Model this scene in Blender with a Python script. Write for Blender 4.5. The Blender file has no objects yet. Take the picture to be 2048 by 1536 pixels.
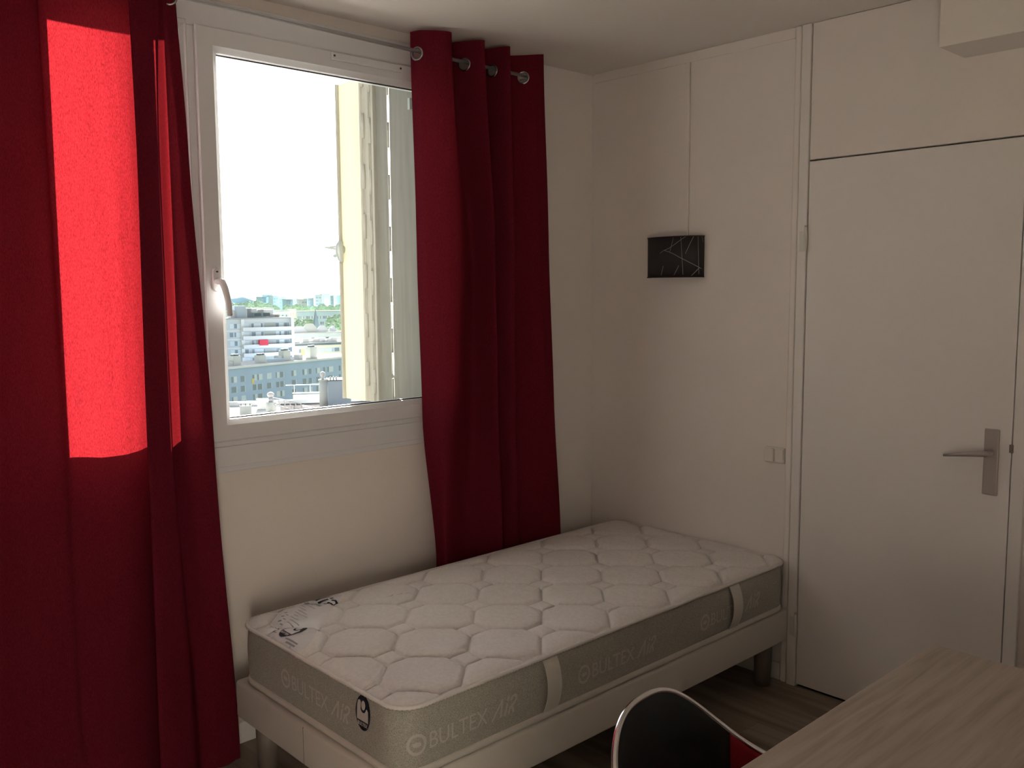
import bpy, bmesh, math, random
import numpy as np
from mathutils import Vector, Matrix, noise
random.seed(7)
SC = bpy.context.scene
COL = SC.collection
PI = math.pi

# ------------------------------------------------------------------ camera
CAM = Vector((-3.1928, -2.8849, 1.5738))
YAW, PITCH, ROLL, FPX = 0.82205, -0.10339, -0.00655, 1818.71
_f = Vector((math.cos(PITCH)*math.cos(YAW), math.cos(PITCH)*math.sin(YAW), math.sin(PITCH)))
_r = Vector((math.sin(YAW), -math.cos(YAW), 0)); _u = _r.cross(_f)
_c, _s = math.cos(ROLL), math.sin(ROLL)
RX, RY = _c*_r + _s*_u, -_s*_r + _c*_u
cd = bpy.data.cameras.new('camera'); cam = bpy.data.objects.new('camera', cd); COL.objects.link(cam)
cam.matrix_world = Matrix(((RX.x, RY.x, -_f.x, CAM.x), (RX.y, RY.y, -_f.y, CAM.y), (RX.z, RY.z, -_f.z, CAM.z), (0, 0, 0, 1)))
cd.sensor_width = 36; cd.lens = FPX/2048*36; cd.clip_start = 0.05; cd.clip_end = 6000
SC.camera = cam

# ------------------------------------------------------------------ light and exposure
SKY_LOW, SKY_SUN, SUN = 0.75, 8.0, 54.0      # sky away from the sun, extra glow towards the sun, sun
SUN_AZ, SUN_EL = math.radians(60), math.radians(16)
SC.view_settings.view_transform = 'Standard'; SC.view_settings.look = 'None'
SC.view_settings.gamma = 1; SC.view_settings.use_curve_mapping = False
SC.view_settings.exposure = 0.0
w = bpy.data.worlds.new('sky'); SC.world = w; w.use_nodes = True
nt = w.node_tree; nt.nodes.clear()
tc = nt.nodes.new('ShaderNodeTexCoord'); sx = nt.nodes.new('ShaderNodeSeparateXYZ')
rp = nt.nodes.new('ShaderNodeValToRGB'); bg = nt.nodes.new('ShaderNodeBackground'); wo = nt.nodes.new('ShaderNodeOutputWorld')
rp.color_ramp.elements[0].position = 0.0; rp.color_ramp.elements[0].color = (1.0, 0.985, 0.95, 1)
rp.color_ramp.elements[1].position = 0.9; rp.color_ramp.elements[1].color = (0.62, 0.74, 0.95, 1)
nt.links.new(tc.outputs['Generated'], sx.inputs[0]); nt.links.new(sx.outputs['Z'], rp.inputs[0])
_sd = (math.cos(SUN_EL)*math.cos(SUN_AZ), math.cos(SUN_EL)*math.sin(SUN_AZ), math.sin(SUN_EL))
dp = nt.nodes.new('ShaderNodeVectorMath'); dp.operation = 'DOT_PRODUCT'; dp.inputs[1].default_value = _sd
def wm_(op, a, b):
    q = nt.nodes.new('ShaderNodeMath'); q.operation = op
    for i, v in enumerate((a, b)):
        if isinstance(v, (int, float)): q.inputs[i].default_value = v
        else: nt.links.new(v, q.inputs[i])
    return q.outputs[0]
nt.links.new(tc.outputs['Generated'], dp.inputs[0])
glow = wm_('POWER', wm_('MAXIMUM', wm_('MULTIPLY', wm_('ADD', dp.outputs['Value'], 1.0), .5), 0.0), 9.0)   # a clear sky is far brighter on the sun's side
nt.links.new(wm_('ADD', wm_('MULTIPLY', glow, SKY_SUN), SKY_LOW), bg.inputs[1])
nt.links.new(rp.outputs[0], bg.inputs[0]); nt.links.new(bg.outputs[0], wo.inputs[0])
sl = bpy.data.lights.new('sun', 'SUN'); sl.energy = SUN; sl.angle = math.radians(0.53); sl.color = (1.0, 0.93, 0.84)
so = bpy.data.objects.new('sun', sl); COL.objects.link(so)
_d = Vector((math.cos(SUN_EL)*math.cos(SUN_AZ), math.cos(SUN_EL)*math.sin(SUN_AZ), math.sin(SUN_EL)))
so.rotation_euler = _d.to_track_quat('Z', 'Y').to_euler()
pl = bpy.data.lights.new('window_portal', 'AREA'); pl.shape = 'RECTANGLE'; pl.size = 1.5; pl.size_y = 1.4
pl.cycles.is_portal = True
po = bpy.data.objects.new('window_portal', pl); COL.objects.link(po); po.location = (-1.63, 0.05, 1.77)
po.rotation_euler = (-PI/2, 0, 0)

# ------------------------------------------------------------------ helpers
def mat(name, col, rough=0.6, metal=0.0, noise_s=None, amp=0.06, bump=0.0, bscale=300, spec=0.5, stretch=(1, 1, 1)):
    m = bpy.data.materials.new(name); m.use_nodes = True
    n = m.node_tree; b = n.nodes['Principled BSDF']
    b.inputs['Base Color'].default_value = (*col, 1); b.inputs['Roughness'].default_value = rough
    b.inputs['Metallic'].default_value = metal; b.inputs['Specular IOR Level'].default_value = spec
    if noise_s or bump:
        t = n.nodes.new('ShaderNodeTexCoord'); mp = n.nodes.new('ShaderNodeMapping'); mp.inputs['Scale'].default_value = stretch
        n.links.new(t.outputs['Object'], mp.inputs[0])
    if noise_s:
        no = n.nodes.new('ShaderNodeTexNoise'); no.inputs['Scale'].default_value = noise_s; no.inputs['Detail'].default_value = 4
        n.links.new(mp.outputs[0], no.inputs[0])
        r = n.nodes.new('ShaderNodeValToRGB')
        r.color_ramp.elements[0].position = .3; r.color_ramp.elements[1].position = .7
        r.color_ramp.elements[0].color = (*[c*(1-amp) for c in col], 1); r.color_ramp.elements[1].color = (*[min(1, c*(1+amp)) for c in col], 1)
        n.links.new(no.outputs['Fac'], r.inputs[0]); n.links.new(r.outputs[0], b.inputs['Base Color'])
    if bump:
        nb = n.nodes.new('ShaderNodeTexNoise'); nb.inputs['Scale'].default_value = bscale; nb.inputs['Detail'].default_value = 3
        n.links.new(mp.outputs[0], nb.inputs[0])
        bp = n.nodes.new('ShaderNodeBump'); bp.inputs['Strength'].default_value = bump; bp.inputs['Distance'].default_value = .002
        n.links.new(nb.outputs['Fac'], bp.inputs['Height']); n.links.new(bp.outputs[0], b.inputs['Normal'])
    return m

def tag(o, label=None, cat=None, group=None, kind=None):
    if label: o['label'] = label
    if cat: o['category'] = cat
    if group: o['group'] = group
    if kind: o['kind'] = kind
    return o

def thing(name, loc, label=None, cat=None, group=None, kind=None, rz=0):
    o = bpy.data.objects.new(name, None); COL.objects.link(o); o.location = loc; o.rotation_euler = (0, 0, rz)
    o.empty_display_size = .05
    return tag(o, label, cat, group, kind)

def absloc(p):
    v = Vector((0, 0, 0))
    while p is not None:
        v = v + p.location; p = p.parent
    return v

def obj(name, bm, m, parent=None, smooth=False, local=False, loc=None):
    """bm in world coordinates (or in the parent's when local)."""
    if isinstance(bm, bmesh.types.BMesh):
        me = bpy.data.meshes.new(name)
        if not local:
            L = absloc(parent) + (Vector(loc) if loc is not None else Vector())
            if L.length > 0: bmesh.ops.translate(bm, vec=-L, verts=bm.verts)
        bm.to_mesh(me); bm.free()
    else:
        me = bm
    if smooth:
        me.polygons.foreach_set('use_smooth', [True]*len(me.polygons))
    ms = m if isinstance(m, (list, tuple)) else [m]
    if not me.materials:
        for k in ms: me.materials.append(k)
    o = bpy.data.objects.new(name, me); COL.objects.link(o)
    if parent is not None: o.parent = parent
    if loc is not None: o.location = loc
    return o

def inst(name, me, parent, loc, rot=(0, 0, 0), scale=(1, 1, 1)):
    o = bpy.data.objects.new(name, me); COL.objects.link(o); o.parent = parent
    o.location = loc; o.rotation_euler = rot; o.scale = scale
    return o

def box(bm, x0, x1, y0, y1, z0, z1, bev=0.0, seg=2, mi=0):
    r = bmesh.ops.create_cube(bm, size=1)
    vs = r['verts']
    for v in vs:
        v.co = Vector((x0+(v.co.x+.5)*(x1-x0), y0+(v.co.y+.5)*(y1-y0), z0+(v.co.z+.5)*(z1-z0)))
    fs = {f for v in vs for f in v.link_faces}
    for f in fs: f.material_index = mi
    if bev > 0:
        es = list({e for v in vs for e in v.link_edges})
        bmesh.ops.bevel(bm, geom=es, offset=bev, segments=seg, affect='EDGES', profile=.5)
    return bm

def nbox(*a, **k): return box(bmesh.new(), *a, **k)

def cyl(bm, p, q, r, n=20, r2=None, cap=True):
    p, q = Vector(p), Vector(q); d = q-p
    M = Matrix.Translation((p+q)/2) @ d.to_track_quat('Z', 'Y').to_matrix().to_4x4()
    bmesh.ops.create_cone(bm, cap_ends=cap, segments=n, radius1=r, radius2=r if r2 is None else r2, depth=d.length, matrix=M)
    return bm

def tube(bm, pts, r, n=10, closed=False, rr=None):
    pts = [Vector(p) for p in pts]; N = len(pts); rings = []
    up = None
    for i, p in enumerate(pts):
        if closed: t = pts[(i+1) % N]-pts[i-1]
        else: t = pts[min(i+1, N-1)]-pts[max(i-1, 0)]
        t.normalize()
        if up is None:
            up = Vector((0, 0, 1)) if abs(t.z) < .9 else Vector((1, 0, 0))
        up = (up - t*up.dot(t)).normalized(); s = t.cross(up)
        rad = rr[i] if rr else r
        rings.append([bm.verts.new(p + (up*math.cos(a)+s*math.sin(a))*rad) for a in [2*PI*k/n for k in range(n)]])
    M = N if closed else N-1
    for i in range(M):
        a, b = rings[i], rings[(i+1) % N]
        for k in range(n):
            bm.faces.new((a[k], a[(k+1) % n], b[(k+1) % n], b[k]))
    if not closed:
        bm.faces.new(rings[0][::-1]); bm.faces.new(rings[-1])
    return bm

def torus(bm, c, nrm, R, r, n=28, k=8):
    nrm = Vector(nrm).normalized(); a = nrm.orthogonal().normalized(); b = nrm.cross(a); c = Vector(c)
    rings = []
    for i in range(n):
        t = 2*PI*i/n; d = a*math.cos(t)+b*math.sin(t)
        rings.append([bm.verts.new(c+d*(R+r*math.cos(s))+nrm*r*math.sin(s)) for s in [2*PI*j/k for j in range(k)]])
    for i in range(n):
        for j in range(k):
            bm.faces.new((rings[i][j], rings[(i+1) % n][j], rings[(i+1) % n][(j+1) % k], rings[i][(j+1) % k]))
    return bm

def text_mesh(s, size, shear=0, bold=0, depth=0.0):
    c = bpy.data.curves.new('lettering', 'FONT'); c.body = s; c.size = size; c.shear = shear; c.offset = bold; c.extrude = depth
    c.resolution_u = 3
    o = bpy.data.objects.new('lettering', c); COL.objects.link(o)
    dg = bpy.context.evaluated_depsgraph_get()
    me = bpy.data.meshes.new_from_object(o.evaluated_get(dg))
    bpy.data.objects.remove(o); bpy.data.curves.remove(c)
    return me

def poly2d(bm, pts, fn):
    vs = [bm.verts.new(fn(x, y)) for x, y in pts]
    f = bm.faces.new(vs); return f

def poly_fine(bm, pts, fn, step):
    b2 = bmesh.new(); b2.faces.new([b2.verts.new((x, y, 0)) for x, y in pts]); bmesh.ops.triangulate(b2, faces=b2.faces)
    for _ in range(5):
        es = [e for e in b2.edges if e.calc_length() > step]
        if not es: break
        bmesh.ops.subdivide_edges(b2, edges=es, cuts=1); bmesh.ops.triangulate(b2, faces=b2.faces)
    mp = {v: bm.verts.new(fn(v.co.x, v.co.y)) for v in b2.verts}
    for f in b2.faces: bm.faces.new([mp[v] for v in f.verts])
    b2.free()

def stroke(bm, pts, wd, fn):
    """thick polyline in 2D mapped by fn"""
    for (x0, y0), (x1, y1) in zip(pts[:-1], pts[1:]):
        L = math.hypot(x1-x0, y1-y0) or 1; nx, ny = -(y1-y0)/L*wd/2, (x1-x0)/L*wd/2
        ex, ey = (x1-x0)/L*wd*.25, (y1-y0)/L*wd*.25
        n = max(1, int(L/.012))
        for k in range(n):
            a, b = k/n, (k+1)/n
            ax, ay = x0-ex+(x1-x0+2*ex)*a, y0-ey+(y1-y0+2*ey)*a; bx, by = x0-ex+(x1-x0+2*ex)*b, y0-ey+(y1-y0+2*ey)*b
            bm.faces.new([bm.verts.new(fn(*q)) for q in ((ax-nx, ay-ny), (bx-nx, by-ny), (bx+nx, by+ny), (ax+nx, ay+ny))])

def ring2d(bm, cx, cy, r0, r1, fn, n=28, a0=0, a1=2*PI, sx=1, sy=1):
    for k in range(n):
        a, b = a0+(a1-a0)*k/n, a0+(a1-a0)*(k+1)/n
        q = [(r0, a), (r1, a), (r1, b), (r0, b)]
        bm.faces.new([bm.verts.new(fn(cx+R*math.cos(t)*sx, cy+R*math.sin(t)*sy)) for R, t in q])

# ------------------------------------------------------------------ materials
M = {}
M['wall'] = mat('wall_paint', (.84, .78, .73), .85, noise_s=3, amp=.02, bump=.15, bscale=180)
M['ceil'] = mat('ceiling_paint', (.80, .75, .70), .9, bump=.2, bscale=120)
M['door'] = mat('door_paint', (.83, .79, .755), .45, noise_s=2, amp=.015)
M['pvc'] = mat('white_pvc', (.79, .785, .80), .42)
M['gasket'] = mat('rubber', (.05, .05, .05), .6)
M['cream'] = mat('cream_enamel', (.34, .315, .27), .4, noise_s=6, amp=.04, stretch=(1, 1, .3))
M['creamshade'] = mat('shaded_shutter_paint', (.17, .155, .135), .4, noise_s=5, amp=.12, stretch=(1, 8, .6))  # cream darkened on the inner leaves, painting in the shade of the reveal
M['steel'] = mat('steel', (.62, .62, .62), .3, 1.0)
M['chrome'] = mat('chrome', (.82, .82, .84), .12, 1.0)
M['rod'] = mat('rod_metal', (.50, .50, .51), .35, .8)
M['ringm'] = mat('grommet_metal', (.45, .46, .48), .25, 1.0)
M['cast'] = mat('cast_metal', (.42, .43, .42), .5, .5)
M['alu'] = mat('door_plate', (.46, .42, .40), .4, .4)
M['hinge'] = mat('hinge_paint', (.70, .69, .62), .35)
M['base'] = mat('base_fabric', (.66, .63, .57), .9, bump=.5, bscale=900)
M['leg'] = mat('leg_wood', (.20, .165, .14), .5, noise_s=20, amp=.2, stretch=(1, 1, .1))
M['quilt'] = mat('quilt_knit', (.80, .755, .725), .95, noise_s=90, amp=.05, bump=.8, bscale=420)
M['pipe'] = mat('piping', (.80, .76, .72), .8, bump=.5, bscale=700)
M['band'] = mat('lower_piping', (.66, .63, .57), .8, bump=.5, bscale=700)
M['print'] = mat('woven_print', (.56, .53, .48), .8)
M['navy'] = mat('navy_print', (.012, .014, .03), .5)
M['film'] = mat('label_film', (.80, .78, .80), .22)
M['greyprint'] = mat('grey_print', (.30, .30, .32), .5)
M['greenprint'] = mat('green_print', (.22, .30, .27), .5)
M['black'] = mat('black_mesh', (.008, .008, .010), .8, bump=.6, bscale=900)
M['redseat'] = mat('red_fabric', (.38, .012, .025), .75, bump=.4, bscale=700)
M['lampshade'] = mat('black_shade', (.022, .017, .017), .6, bump=.2, bscale=500)
M['silver'] = mat('silver_thread', (.42, .40, .38), .5)
M['switch'] = mat('switch_plastic', (.80, .76, .70), .4)
M['dark'] = mat('dark_gap', (.03, .025, .02), .8)
M['asphalt'] = mat('concrete', (.20, .20, .19), .9, noise_s=1.5, amp=.1)

def mesh_side_material():
    m = mat('mattress_side', (.50, .49, .43), .85)
    n = m.node_tree; b = n.nodes['Principled BSDF']
    t = n.nodes.new('ShaderNodeTexCoord'); v = n.nodes.new('ShaderNodeTexVoronoi'); v.inputs['Scale'].default_value = 430
    n.links.new(t.outputs['Object'], v.inputs[0])
    r = n.nodes.new('ShaderNodeValToRGB'); r.color_ramp.elements[0].color = (.20, .19, .16, 1); r.color_ramp.elements[1].color = (.47, .455, .395, 1)
    r.color_ramp.elements[0].position = .15; r.color_ramp.elements[1].position = .55
    n.links.new(v.outputs['Distance'], r.inputs[0]); n.links.new(r.outputs[0], b.inputs['Base Color'])
    bp = n.nodes.new('ShaderNodeBump'); bp.inputs['Strength'].default_value = .5; bp.inputs['Distance'].default_value = .001
    n.links.new(v.outputs['Distance'], bp.inputs['Height']); n.links.new(bp.outputs[0], b.inputs['Normal'])
    return m
M['side'] = mesh_side_material()

def wood(name, c0, c1, c2, axis, sc=1.0, rough=.45):
    m = bpy.data.materials.new(name); m.use_nodes = True; n = m.node_tree; b = n.nodes['Principled BSDF']
    t = n.nodes.new('ShaderNodeTexCoord'); mp = n.nodes.new('ShaderNodeMapping')
    s = [22*sc, 22*sc, 22*sc]; s[axis] = 1.3*sc; mp.inputs['Scale'].default_value = s
    oi = n.nodes.new('ShaderNodeObjectInfo'); ad = n.nodes.new('ShaderNodeVectorMath'); ad.operation = 'ADD'
    ml = n.nodes.new('ShaderNodeMath'); ml.operation = 'MULTIPLY'; ml.inputs[1].default_value = 37
    n.links.new(oi.outputs['Random'], ml.inputs[0]); n.links.new(t.outputs['Object'], ad.inputs[0]); n.links.new(ml.outputs[0], ad.inputs[1])
    n.links.new(ad.outputs[0], mp.inputs[0])
    a = n.nodes.new('ShaderNodeTexNoise'); a.inputs['Scale'].default_value = 1; a.inputs['Detail'].default_value = 8; a.inputs['Distortion'].default_value = .6
    n.links.new(mp.outputs[0], a.inputs[0])
    r = n.nodes.new('ShaderNodeValToRGB'); e = r.color_ramp.elements
    e[0].position = .30; e[0].color = (*c0, 1); e[1].position = .72; e[1].color = (*c2, 1)
    k = e.new(.48); k.color = (*c1, 1)
    n.links.new(a.outputs['Fac'], r.inputs[0]); n.links.new(r.outputs[0], b.inputs['Base Color'])
    # fine pores
    mp2 = n.nodes.new('ShaderNodeMapping'); s2 = [260*sc]*3; s2[axis] = 9*sc; mp2.inputs['Scale'].default_value = s2
    n.links.new(ad.outputs[0], mp2.inputs[0]); a2 = n.nodes.new('ShaderNodeTexNoise'); a2.inputs['Scale'].default_value = 1
    n.links.new(mp2.outputs[0], a2.inputs[0])
    bp = n.nodes.new('ShaderNodeBump'); bp.inputs['Strength'].default_value = .25; bp.inputs['Distance'].default_value = .001
    n.links.new(a2.outputs['Fac'], bp.inputs['Height']); n.links.new(bp.outputs[0], b.inputs['Normal'])
    b.inputs['Roughness'].default_value = rough
    return m
M['oak'] = wood('light_oak', (.30, .235, .18), (.375, .30, .238), (.43, .355, .29), 0, 2.4)
M['laminate'] = wood('floor_laminate', (.15, .115, .085), (.26, .205, .16), (.38, .31, .25), 1, .8, .4)

def glass_mat():
    m = bpy.data.materials.new('window_glass'); m.use_nodes = True; n = m.node_tree; n.nodes.clear()
    o = n.nodes.new('ShaderNodeOutputMaterial'); mx = n.nodes.new('ShaderNodeMixShader')
    fr = n.nodes.new('ShaderNodeFresnel'); fr.inputs['IOR'].default_value = 1.45
    tr = n.nodes.new('ShaderNodeBsdfTransparent'); tr.inputs[0].default_value = (.97, .985, .975, 1)
    g = n.nodes.new('ShaderNodeBsdfGlossy'); g.inputs['Roughness'].default_value = .01
    n.links.new(fr.outputs[0], mx.inputs[0]); n.links.new(tr.outputs[0], mx.inputs[1]); n.links.new(g.outputs[0], mx.inputs[2])
    n.links.new(mx.outputs[0], o.inputs[0]); return m
M['glass'] = glass_mat()

def pvc_leaf_mat():
    m = bpy.data.materials.new('translucent_shutter_pvc'); m.use_nodes = True; n = m.node_tree; n.nodes.clear()
    o = n.nodes.new('ShaderNodeOutputMaterial'); mx = n.nodes.new('ShaderNodeMixShader'); mx.inputs[0].default_value = .45
    d = n.nodes.new('ShaderNodeBsdfDiffuse'); d.inputs[0].default_value = (.62, .60, .50, 1)
    t = n.nodes.new('ShaderNodeBsdfTranslucent'); t.inputs[0].default_value = (.62, .59, .48, 1)
    n.links.new(d.outputs[0], mx.inputs[1]); n.links.new(t.outputs[0], mx.inputs[2]); n.links.new(mx.outputs[0], o.inputs[0]); return m
M['leafpvc'] = pvc_leaf_mat()
def curtain_mat():
    m = bpy.data.materials.new('red_cotton'); m.use_nodes = True; n = m.node_tree; n.nodes.clear()
    o = n.nodes.new('ShaderNodeOutputMaterial'); mx = n.nodes.new('ShaderNodeMixShader'); mx.inputs[0].default_value = .3
    t = n.nodes.new('ShaderNodeTexCoord'); mp = n.nodes.new('ShaderNodeMapping'); mp.inputs['Scale'].default_value = (650, 650, 130)
    no = n.nodes.new('ShaderNodeTexNoise'); no.inputs['Scale'].default_value = 1; no.inputs['Detail'].default_value = 3
    n.links.new(t.outputs['Object'], mp.inputs[0]); n.links.new(mp.outputs[0], no.inputs[0])
    def ramp(a, b):
        r = n.nodes.new('ShaderNodeValToRGB'); r.color_ramp.elements[0].position = .32; r.color_ramp.elements[1].position = .68
        r.color_ramp.elements[0].color = (*a, 1); r.color_ramp.elements[1].color = (*b, 1); n.links.new(no.outputs['Fac'], r.inputs[0]); return r
    d = n.nodes.new('ShaderNodeBsdfDiffuse'); tl = n.nodes.new('ShaderNodeBsdfTranslucent')
    n.links.new(ramp((.145, .013, .026), (.185, .020, .036)).outputs[0], d.inputs[0])
    n.links.new(ramp((.13, .006, .0078), (.30, .015, .021)).outputs[0], tl.inputs[0])
    mp2 = n.nodes.new('ShaderNodeMapping'); mp2.inputs['Scale'].default_value = (700, 700, 700); n.links.new(t.outputs['Object'], mp2.inputs[0])
    nb = n.nodes.new('ShaderNodeTexNoise'); nb.inputs['Scale'].default_value = 1; n.links.new(mp2.outputs[0], nb.inputs[0])
    bp = n.nodes.new('ShaderNodeBump'); bp.inputs['Strength'].default_value = .3; bp.inputs['Distance'].default_value = .001
    n.links.new(nb.outputs['Fac'], bp.inputs['Height']); n.links.new(bp.outputs[0], d.inputs['Normal'])
    n.links.new(d.outputs[0], mx.inputs[1]); n.links.new(tl.outputs[0], mx.inputs[2]); n.links.new(mx.outputs[0], o.inputs[0])
    return m
M['curtain'] = curtain_mat()

# ------------------------------------------------------------------ room shell
XL, YB, ZC = -3.55, -3.25, 2.545        # left wall, back wall, ceiling
WX0, WX1, WZ0, WZ1 = -2.40, -0.93, 1.04, 2.46   # window opening in the wall
bm = bmesh.new()
for a in ((XL-.2, WX0, 0, .05, -.1, ZC+.1), (WX1, .2, 0, .05, -.1, ZC+.1), (WX0, WX1, 0, .05, -.1, WZ0), (WX0, WX1, 0, .05, WZ1, ZC+.1)): box(bm, *a)
tag(obj('wall_front', bm, M['wall']), 'white painted window wall behind the bed and red curtains', 'wall', kind='structure')
bm = bmesh.new()
box(bm, WX1+.15, .2, .05, .36, -.1, ZC+.1); box(bm, XL-.2, WX0-.02, .05, .36, -.1, ZC+.1); box(bm, WX0-.02, WX1+.15, .05, .36, WZ1+.02, ZC+.1); box(bm, WX0-.02, WX1+.15, .05, .36, -.1, WZ0)
tag(obj('wall_outer', bm, M['asphalt']), 'grey concrete outer face of the window wall around the shutter', 'wall', kind='structure')
DY0, DY1, DH = -1.107, -1.850, 2.043
bm = bmesh.new()
for a in ((0, .15, DY0+.012, 0, -.1, ZC+.1), (0, .15, YB-.2, DY1-.012, -.1, ZC+.1), (0, .15, DY1-.012, DY0+.012, DH+.008, ZC+.1), (.10, .15, DY1-.012, DY0+.012, -.1, DH+.1)): box(bm, *a)
wr = tag(obj('wall_right', bm, M['wall']), 'white panelled wall with the black lamp and the flush door', 'wall', kind='structure')
tag(obj('wall_left', nbox(XL-.2, XL, YB-.2, 0, -.1, ZC+.1), M['wall']), 'plain white side wall left of the photographer', 'wall', kind='structure')
tag(obj('wall_back', nbox(XL, 0, YB-.2, YB, -.1, ZC+.1), M['wall']), 'plain white wall behind the photographer', 'wall', kind='structure')
tag(obj('ceiling', nbox(XL, 0, YB, 0, ZC, ZC+.1), M['ceil']), 'off-white painted ceiling', 'ceiling', kind='structure')
fl = tag(obj('floor', nbox(XL, .15, YB, 0, -.06, -.008), M['dark']), 'grey-brown oak laminate floor of long planks', 'floor', kind='structure')
pme = {}
for ix in range(22):
    x1 = -0.002 - ix*.193
    x0 = max(x1-.1915, XL)
    y = -(.35+.41*((ix*7) % 3))
    segs = [0.0]
    while y > YB: segs.append(y); y -= 1.25
    segs.append(YB)
    for a, b in zip(segs[:-1], segs[1:]):
        L = round(a-b-.0015, 4); key = (L, round(x1-x0, 4))
        if key not in pme:
            b2 = nbox(0, x1-x0, -L, 0, -.008, 0); me = bpy.data.meshes.new('plank'); b2.to_mesh(me); b2.free(); me.materials.append(M['laminate']); pme[key] = me
        inst('plank', pme[key], fl, (x0, a, 0))
# soffit box under the ceiling
tag(obj('trim_1', nbox(-.213, 0, YB, -1.648, 2.318, ZC, .002), M['wall']), 'boxed-in duct under the ceiling above the door', 'soffit', kind='structure')
# mouldings of the panelled wall
tag(obj('trim_2', nbox(-.008, 0, -1.035, -.02, 2.505, ZC, .003), M['wall']), 'flat cover strip under the ceiling above the black lamp', 'moulding', kind='structure')
bm = nbox(-.011, 0, -.552, -.532, 1.70, 2.506, .003)
tag(obj('trim_3', bm, M['wall']), 'thin white cable duct running from ceiling strip down to black lamp', 'cable duct', kind='structure')
tag(obj('trim_4', nbox(-.016, 0, -1.062, -1.036, 0, ZC, .006, 3), M['wall']), 'rounded vertical bead beside the door hinges', 'moulding', kind='structure')
tag(obj('baseboard_front', nbox(XL, -.012, -.012, 0, 0, .075, .003), M['door']), 'low white baseboard under the window behind the bed', 'baseboard', kind='structure')
tag(obj('baseboard_right', nbox(-.010, 0, -1.03, -.012, 0, .07, .003), M['door']), 'white baseboard of the lamp wall under the bed', 'baseboard', kind='structure')

# ------------------------------------------------------------------ door
dr = thing('door_1', (0, (DY0+DY1)/2, 0), 'flush white door with a long metal handle plate', 'door', kind='structure')
bm = bmesh.new()
box(bm, -.020, .02, DY0+.0035, -1.066, 0, ZC-.002, .003)            # hinge-side post up to the ceiling
box(bm, -.018, .02, DY1-.045, DY1-.004, 0, ZC-.002, .003)
obj('door_frame', bm, M['door'], dr)
obj('transom_panel', nbox(-.012, .015, DY1-.003, DY0+.0015, DH+.006, ZC-.002, .002), M['wall'], dr)
obj('door_leaf', nbox(-.014, .026, DY1, DY0, .012, DH, .0015), M['door'], dr)
for zc in (1.755, .252):
    bm = bmesh.new()
    cyl(bm, (-.026, DY0+.002, zc-.045), (-.026, DY0+.002, zc+.045), .0065, 12)
    box(bm, -.0225, -.019, DY0+.004, DY0+.030, zc-.045, zc+.030, .0008)
    h = obj('hinge', bm, M['hinge'], dr)
    obj('hinge_pin', cyl(bmesh.new(), (-.026, DY0+.002, zc+.045), (-.026, DY0+.002, zc+.052), .005, 12), M['alu'], h)
hp = obj('handle_plate', nbox(-.022, -.014, -1.815, -1.768, .886, 1.107, .004, 3), M['alu'], dr)
bm = bmesh.new(); cyl(bm, (-.02, -1.790, 1.028), (-.070, -1.790, 1.028), .010, 16)
tube(bm, [(-.060, -1.797, 1.029), (-.064, -1.775, 1.028), (-.064, -1.74, 1.023), (-.063, -1.70, 1.016), (-.060, -1.655, 1.008)], .009, 12, rr=[.010, .010, .0085, .007, .0045])
obj('lever', bm, M['alu'], hp, True)
obj('strike_plate', nbox(-.0225, -.017, -1.858, -1.846, 1.035, 1.062, .001), M['leg'], dr)

# ------------------------------------------------------------------ switch and lamp
sw = thing('light_switch', (0, -.99, .9), 'white surface-mounted light switch beside the door frame', 'switch')
obj('back_plate', nbox(-.016, 0, -1.032, -.946, .884, .946, .004), M['switch'], sw)
obj('rocker', nbox(-.028, -.014, -.990, -.948, .888, .943, .005, 3), M['switch'], sw)
obj('socket_cover', nbox(-.019, -.014, -1.029, -.994, .889, .941, .003), M['switch'], sw)

lp = thing('wall_lamp', (0, -.51, 1.70), 'small black fabric wall lamp with thin silver lines', 'lamp')
LC, LW, LD = -.500, .140, .070     # centre y, half width, depth
def lamp_pt(t, z, e=0):
    a = PI*t
    yy = math.cos(a); xx = math.sin(a)
    return Vector((-.012-(LD+e)*abs(xx)**.8, LC+(LW+e)*math.copysign(abs(yy)**.8, yy), z))
bm = bmesh.new(); n = 40; R = []
for z in (1.622, 1.790):
    R.append([bm.verts.new(lamp_pt(k/n, z)) for k in range(n+1)])
for k in range(n): bm.faces.new((R[0][k], R[0][k+1], R[1][k+1], R[1][k]))
sh = obj('shade', bm, M['lampshade'], lp, True)
md = sh.modifiers.new('thickness', 'SOLIDIFY'); md.thickness = .002
for z in (1.622, 1.790):
    obj('shade_rim', tube(bmesh.new(), [lamp_pt(k/n, z, .0008) for k in range(n+1)], .0022, 6), M['lampshade'], lp, True)
bm = bmesh.new()
FX = [(.0, .10), (.03, .25), (.13, .375), (.34, .5), (.57, .625), (.745, .75), (.886, .875), (1.0, 1.0)]
def ft(f):
    for (a, b), (c, d) in zip(FX[:-1], FX[1:]):
        if f <= c: return b+(d-b)*(f-a)/(c-a)
    return 1.0
for (f0, z0, f1, z1) in ((.667, 1, .31, .67), (.31, .67, .947, .195), (.437, .98, .378, .63), (.58, .99, .624, .05), (.80, .99, .66, .57), (.55, .28, .454, .04), (.913, .22, .769, .02), (.88, .99, .905, .06), (.30, .28, .267, .04), (.95, .98, .975, .85), (.31, .67, .24, .60)):
    tube(bm, [lamp_pt(ft(f0+(f1-f0)*k/10), 1.623+.166*(z0+(z1-z0)*k/10), .0008) for k in range(11)], .0009, 4)
obj('silver_lines', bm, M['silver'], sh)['kind'] = 'stuff'
obj('mounting_plate', nbox(-.014, 0, LC-.04, LC+.04, 1.66, 1.75, .002), M['steel'], lp)
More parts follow.
